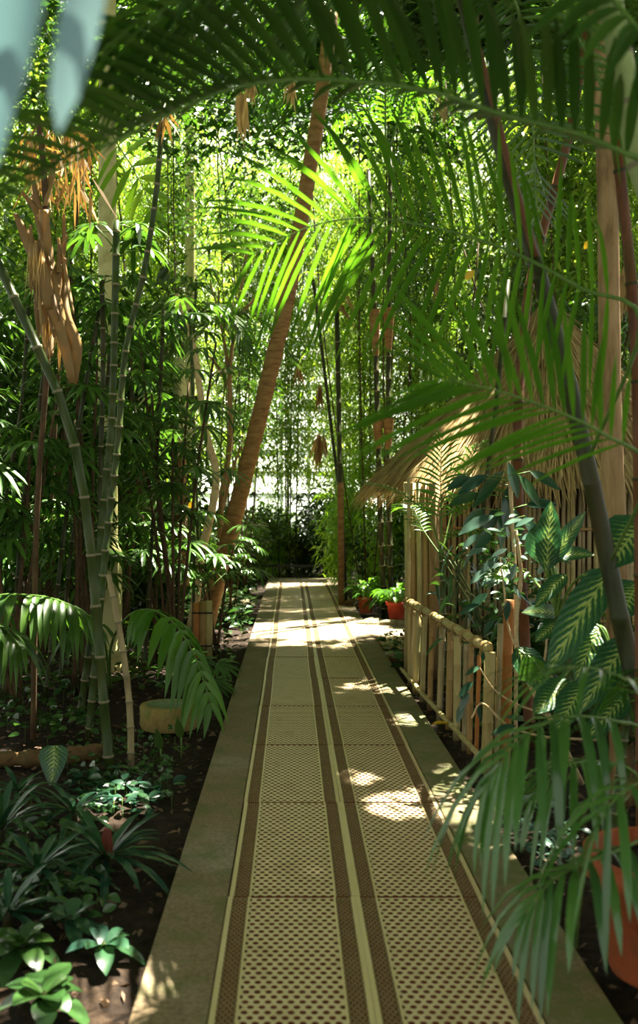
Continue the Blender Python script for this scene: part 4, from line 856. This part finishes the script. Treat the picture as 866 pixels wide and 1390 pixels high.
# ------------------------------------------------------------ right-hand plants
# pinnate palm in front of the hut door
t = thing('areca_palm', 'young pinnate palm with upright fronds in front of the hut thatch', 'palm', P(604, 0, 8.3)*[1, 1, 0]); b = L0(t)
cane([b-[0, 0, .05], P(601, 800, 8.3), P(599, 740, 8.3)], .026, .15, 9).build('stem', ['greenstem', 'ring'], t, b)
h = P(599, 755, 8.3)
for c, L_ in [([h, P(599, 700, 8.25), P(598, 650, 8.2), P(600, 595, 8.1)], .34), ([h, P(585, 705, 8.2), P(560, 680, 8.1), P(530, 663, 8), P(500, 655, 7.95)], .22), ([h, P(620, 700, 8.2), P(650, 670, 8.1), P(690, 665, 8.0)], .3),
              ([h, P(575, 720, 8.5), P(560, 690, 8.7), P(545, 690, 8.9)], .22), ([h, P(615, 690, 8.5), P(640, 620, 8.6), P(660, 600, 8.7)], .3), ([h, P(610, 730, 8), P(640, 720, 7.8), P(668, 740, 7.6)], .26)]:
    frond(t, c, L_, 26, .022, 'palm', fw=28, lift=.15, droop=.3, sep=L_ == .34 or L_ == .22, t0=.3, rr=.008)
t2 = thing('broadleaf_sapling', 'dark bushy sapling between the fence and the hut door', 'shrub', P(640, 0, 7.3)*[1, 1, 0]); b = L0(t2)
for k in range(70):
    q = P(rng.uniform(590, 690), rng.uniform(735, 880), 7.3+rng.normal(0, .3)); MB().leaves(q, np.array([rng.normal(0, .8), -.5, rng.normal(-.1, .5)]), rand_dirs(1, .3, 1)[0], rng.uniform(.14, .26), .035, .5, P5, 0, .3).build('leaf', ['gloss'], t2, b)
for k in range(6): MB().tube(spline([b+[rng.normal(0, .1), 0, -.05], P(rng.uniform(610, 670), 840, 7.3), P(rng.uniform(600, 690), 760, 7.3)], 10), .007, 5).build('stem', ['greenstem'], t2, b)
# rubber-leaved creeper on red stem
t = thing('oval_leaf_creeper', 'climber with drooping matt oval leaves on the red-brown stem, above the shiny shrub', 'climber', P(700, 0, 6.0)*[1, 1, 0]); b = L0(t)
MB().tube(spline([b-[0, 0, .05], P(700, 820, 6), P(694, 690, 6), P(690, 620, 6)], 20), .012, 7).build('stem', ['palebark'], t, b)
for x, y, dx, dy, l in [(683, 640, -.6, -.5, 60), (672, 655, -.7, -.6, 50), (690, 660, -.2, -1, 55), (675, 690, -.5, -.8, 45), (682, 690, -.1, -1, 52), (698, 690, .1, -1, 48), (655, 690, -.7, -.6, 45), (660, 645, -.8, -.4, 50), (705, 645, .5, -.8, 50), (715, 685, .8, .1, 42), (650, 670, -.8, -.2, 50), (712, 700, .4, -.8, 40), (668, 720, -.6, -.5, 40), (720, 640, .7, -.4, 46), (690, 628, .2, -.9, 48), (640, 648, -.9, -.3, 40)]:
    q = P(x, y, 6+rng.normal(0, .08)); m = MB(); m.tube([P(696, y+5, 6), q], .004, 4, 1); m.leaves(q, np.array([dx, -.3, dy]), np.array([-.3*dy, -1, .5]), l*6/FPX, .075, .12, POV, 0, .25); m.build('leaf', ['blue', 'rachis'], t, b)
# shiny small-leaved shrub with pale stem
t = thing('shiny_shrub', 'small shrub with glossy white-glinting leaves and pale crooked stem by the fence corner', 'shrub', P(790, 1010, 5.5)*[1, 1, 0]); b = L0(t)
for c, r_ in [([(800, 1030), (752, 985), (722, 935), (703, 885), (701, 840), (707, 780), (700, 720)], .017), ([(722, 935), (738, 900), (742, 850), (735, 800)], .008), ([(703, 885), (690, 850), (684, 800), (676, 740)], .007), ([(740, 970), (700, 955), (670, 935), (650, 905)], .006), ([(755, 985), (762, 940), (745, 915), (722, 905)], .006), ([(820, 1005), (740, 1000), (690, 985), (655, 955), (640, 975)], .008)]:
    q = [P(x, y, 5.5) for x, y in c]; 
    if r_ == .017: q[0] = b-[0, 0, .04]
    MB().tube(spline(q, 26), np.linspace(r_, r_*.6, 26), 8).build('branch', ['palebark'], t, b)
for x, y, l, an in [(670, 700, 55, 200), (650, 725, 30, 215), (685, 712, 28, 25), (700, 715, 30, 35), (707, 733, 32, 30), (688, 745, 24, 200), (676, 757, 34, 215), (664, 772, 34, 210), (683, 765, 22, 190), (692, 778, 20, 240), (672, 785, 22, 200), (700, 765, 22, 250), (712, 752, 28, 30), (660, 745, 30, 190), (690, 730, 20, 100), (680, 722, 22, 160), (697, 795, 20, 300), (718, 790, 24, 20), (705, 805, 24, 320), (730, 780, 24, 60), (740, 800, 24, 10), (722, 812, 22, 280), (662, 805, 36, 215), (650, 820, 30, 200), (690, 815, 26, 260), (740, 830, 20, 300), (670, 840, 24, 230), (652, 905, 24, 200), (642, 925, 28, 220), (636, 940, 26, 240), (648, 955, 22, 280), (628, 955, 26, 250), (700, 985, 36, 190), (712, 978, 30, 160), (655, 900, 20, 90), (726, 968, 30, 20)]:
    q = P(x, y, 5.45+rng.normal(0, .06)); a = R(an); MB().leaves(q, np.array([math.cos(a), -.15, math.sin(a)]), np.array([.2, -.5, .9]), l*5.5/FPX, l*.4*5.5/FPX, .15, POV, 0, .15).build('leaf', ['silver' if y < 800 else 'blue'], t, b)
m = MB(); n = 130; pos = np.stack([P(rng.normal(700, 30), rng.normal(770, 32), 5.6+rng.normal(0, .1)) for _ in range(n)]); m.leaves(pos, rand_dirs(n, -.4, .6), rand_dirs(n, .3, 1), .075, .03, .2, POV, 0, .2); m.build('small_leaves', ['gloss'], t, b, kind='stuff')
# dumb cane with variegated leaves
t = thing('dumb_cane', 'dumb cane with big yellow-striped leaves at the right edge, in front of the reed wall', 'plant', P(830, 0, 4.6)*[1, 1, 0]); b = L0(t)
for c in ([b-[0, 0, .05], P(850, 980, 4.6), P(868, 860, 4.6), P(872, 760, 4.6)], [b+[-.25, .5, -.05], P(775, 950, 5.1), P(762, 840, 5.1), P(752, 770, 5.1)]): cane(c, .02, .09, 10).build('stem', ['greenstem', 'ring'], t, b)
DL = [((832, 768), (752, 900), 4.2, .17), ((860, 862), (795, 955), 4.2, .15), ((876, 705), (830, 765), 4.1, .24), ((742, 775), (748, 672), 5.0, .13), ((746, 770), (797, 688), 5.0, .1), ((748, 755), (805, 752), 5.0, .1), ((735, 765), (745, 700), 5.1, .2), ((768, 780), (730, 820), 4.9, .1), ((800, 845), (772, 870), 4.7, .11),
      ((815, 850), (785, 915), 4.7, .15), ((866, 790), (845, 835), 4.4, .2), ((765, 840), (730, 868), 5.2, .12), ((775, 925), (728, 965), 4.6, .15), ((795, 925), (760, 985), 4.4, .14), ((770, 835), (710, 830), 5.2, .11), ((690, 765), (660, 795), 5.9, .16), ((855, 940), (800, 1000), 4.3, .13), ((790, 780), (830, 800), 4.9, .13), ((700, 880), (740, 935), 5.3, .17)]
for (x0, y0), (x1, y1), d, wd in DL:
    a = P(x0, y0, d); e = P(x1, y1, d-.12); hub = b+UP*max(.15, min(a[2]-.12, 1.3)) if d < 4.9 else P(755, min(y0+60, 940), 5.1)
    m = MB(); m.tube(spline([hub, (hub+a)/2+UP*.04, a], 10), .007, 6, 1)
    L_ = np.linalg.norm(e-a); dr = unit(e-a+UP*.1*L_); pr = ((0, .12), (.08, .55), (.2, .9), (.35, 1), (.5, .98), (.65, .86), (.8, .6), (.92, .28), (1, .02))
    m.leaves(a, dr, np.array([-.25, -.75, .75]), L_*1.08, wd, .12, pr, 0, .2, True); o_ = m.build('leaf', ['varieg', 'rachis'], t, b, uv=True)
gl = P(720, 890, 5.2); m = MB(); m.leaves(P(738, 900, 5.2), np.array([-.8, -.2, -.35]), np.array([0, -1, .7]), .17, .15, .1, POV, 0, .15).build('leaf', ['palm'], t, b)
# dark leaning near palm stem with its fronds
c = [np.array([1.62, 4.15, -.05]), P(872, 960, 4.1), P(850, 880, 4.0), P(822, 740, 4.0), P(795, 620, 4), P(762, 480, 4), P(722, 340, 4), P(690, 240, 3.95), P(655, 110, 3.9), P(630, 10, 3.85), P(615, -60, 3.8)]
np_ = thing('areca_palm', 'dark leaning palm stem on the right, carrying the bright central frond', 'palm', c[0]); b = c[0]
cane(c, .046, .5, 12, r2=.026, ring=0, bulge=1.05).build('stem', ['darkstem'], np_, b)
MB().tube(spline([P(726, 350, 3.96), P(694, 240, 3.93), P(660, 110, 3.88), P(632, 10, 3.83)], 16)-[0, .012, 0], np.linspace(.017, .012, 16), 8).build('petiole', ['redstem'], np_, b)
frond(np_, [P(800, 620, 3.9), P(870, 440, 3.3), P(790, 392, 3.4), P(713, 350, 3.55), P(640, 322, 3.7), P(560, 303, 3.8), P(490, 296, 3.85), P(420, 308, 3.9), P(345, 345, 3.9)], .7, 40, .026, 'palm', fw=10, lift=.1, droop=.25, sep=True, t0=.2, rr=.009, tipfw=50, roll=-50)
frond(np_, [P(830, 760, 3.4), P(880, 640, 2.9), P(820, 590, 2.75), P(760, 560, 2.7), P(690, 535, 2.65), P(640, 522, 2.6), P(600, 515, 2.6)], .46, 30, .02, 'palm', fw=35, lift=.1, droop=.15, sep=True, t0=.25, rr=.007, tipfw=60, roll=-45)
frond(np_, [P(615, -40, 3.8), P(640, -90, 3.6), P(700, -60, 3.5), P(790, 60, 3.4), P(850, 200, 3.4)], .42, 44, .025, 'palm_dark', fw=15, droop=.15, sep=False, t0=.1)
frond(np_, [P(615, -40, 3.8), P(660, -60, 4.2), P(705, 20, 4.4), P(722, 160, 4.5), P(728, 300, 4.5)], .5, 50, .022, 'palm_dark', fw=8, lift=.05, droop=.08, t0=.1, tipfw=30)
frond(np_, [P(615, -40, 3.8), P(560, -80, 3.7), P(480, -50, 3.6), P(420, 60, 3.5)], .42, 44, .028, 'palm_dark', fw=25, droop=.3, t0=.1)
# green ringed trunk top right with the great arching frond
c = [np.array([1.5, 2.75, -.05]), np.array([1.42, 2.78, 1.2]), P(905, 330, 2.8), P(868, 220, 2.8), P(848, 110, 2.8), P(828, 0, 2.8), P(818, -120, 2.8)]
gp = thing('areca_palm', 'pale green ringed trunk at the top right, its long frond arching over the path', 'palm', c[0]); b = c[0]
cane(c, .04, .16, 16, r2=.036, bulge=1.04).build('stem', ['ringgreen', 'ring'], gp, b)
frond(gp, [P(818, -110, 2.8), P(1000, 100, 2.6), P(930, 240, 2.4), P(866, 215, 2.4), P(780, 180, 2.4), P(690, 158, 2.4), P(600, 128, 2.4), P(500, 112, 2.4), P(400, 108, 2.4), P(310, 122, 2.4), P(230, 155, 2.4), P(150, 195, 2.35), P(60, 240, 2.3), P(-20, 290, 2.25)], .52, 66, .034, 'palm_dark', fw=25, lift=.5, droop=.22, sep=True, t0=.24, rr=.009, tipfw=52, roll=0, asym=(.7, 1.05))
frond(gp, [P(818, -120, 2.8), P(700, -160, 2.6), P(560, -120, 2.5), P(420, -60, 2.4), P(280, -10, 2.3), P(160, 60, 2.3)], .5, 54, .036, 'palm_dark', fw=22, lift=0, droop=.3, sep=True, t0=.1, rr=.009, tipfw=60)
frond(gp, [P(818, -120, 2.8), P(760, -120, 2.4), P(800, -40, 2.2), P(866, 40, 2.0), P(930, 130, 1.9)], .34, 34, .034, 'palm_dark', fw=28, droop=.2, sep=True, t0=.1)
# very near frond tips at the top left
t = thing('overhanging_palm', 'blurred leaflets with painted bluish sky sheen hanging into the top left corner, nearest the camera', 'palm', np.array([-1.5, 1.1, 0])); b = L0(t)
MB().tube(spline([b-[0, 0, .05], np.array([-1.4, 1.1, 1.4]), np.array([-1.0, 1.05, 2.5]), P(-120, -220, 1.05)], 20), .02, 8).build('stem', ['greenstem'], t, b)
MB().tube(spline([P(-120, -220, 1.05), P(30, -160, 1.0), P(150, -120, .95), P(260, -60, .95)], 14), .006, 6).build('petiole', ['rachis'], t, b)
for a, e, d, wd in [((75, -170), (-40, 290), .9, .065), ((150, -140), (80, 180), .9, .05), ((30, -160), (-60, 200), .95, .06)]:
    p0, p1 = P(*a, d), P(*e, d); MB().leaves(p0, p1-p0, np.array([-.2, -.8, .7]), np.linalg.norm(p1-p0), wd, .0, PST, 0, .2).build('leaflet', ['sky_sheen'], t, b)
# single yellow leaves among the foliage
for lb, x, y, d, s_ in [('yellow leaf caught among the leaflets below the central frond', 632, 380, 3.75, .055), ('round yellow leaf beside the tan trunk', 793, 338, 5.6, .08), ('small yellow leaf beside the crooked pale trunk', 256, 690, 10.5, .12)]:
    q = P(x, y, d); t = MB().leaves(q, np.array([.6, -.2, .8]), np.array([0, -1, .2]), s_, s_*.55, .1, POV, 0, .2).build('yellow_leaf', ['yellow'], origin=q); tag(t, lb, 'leaf')
# loose shrubs on the right behind fence and around the hut
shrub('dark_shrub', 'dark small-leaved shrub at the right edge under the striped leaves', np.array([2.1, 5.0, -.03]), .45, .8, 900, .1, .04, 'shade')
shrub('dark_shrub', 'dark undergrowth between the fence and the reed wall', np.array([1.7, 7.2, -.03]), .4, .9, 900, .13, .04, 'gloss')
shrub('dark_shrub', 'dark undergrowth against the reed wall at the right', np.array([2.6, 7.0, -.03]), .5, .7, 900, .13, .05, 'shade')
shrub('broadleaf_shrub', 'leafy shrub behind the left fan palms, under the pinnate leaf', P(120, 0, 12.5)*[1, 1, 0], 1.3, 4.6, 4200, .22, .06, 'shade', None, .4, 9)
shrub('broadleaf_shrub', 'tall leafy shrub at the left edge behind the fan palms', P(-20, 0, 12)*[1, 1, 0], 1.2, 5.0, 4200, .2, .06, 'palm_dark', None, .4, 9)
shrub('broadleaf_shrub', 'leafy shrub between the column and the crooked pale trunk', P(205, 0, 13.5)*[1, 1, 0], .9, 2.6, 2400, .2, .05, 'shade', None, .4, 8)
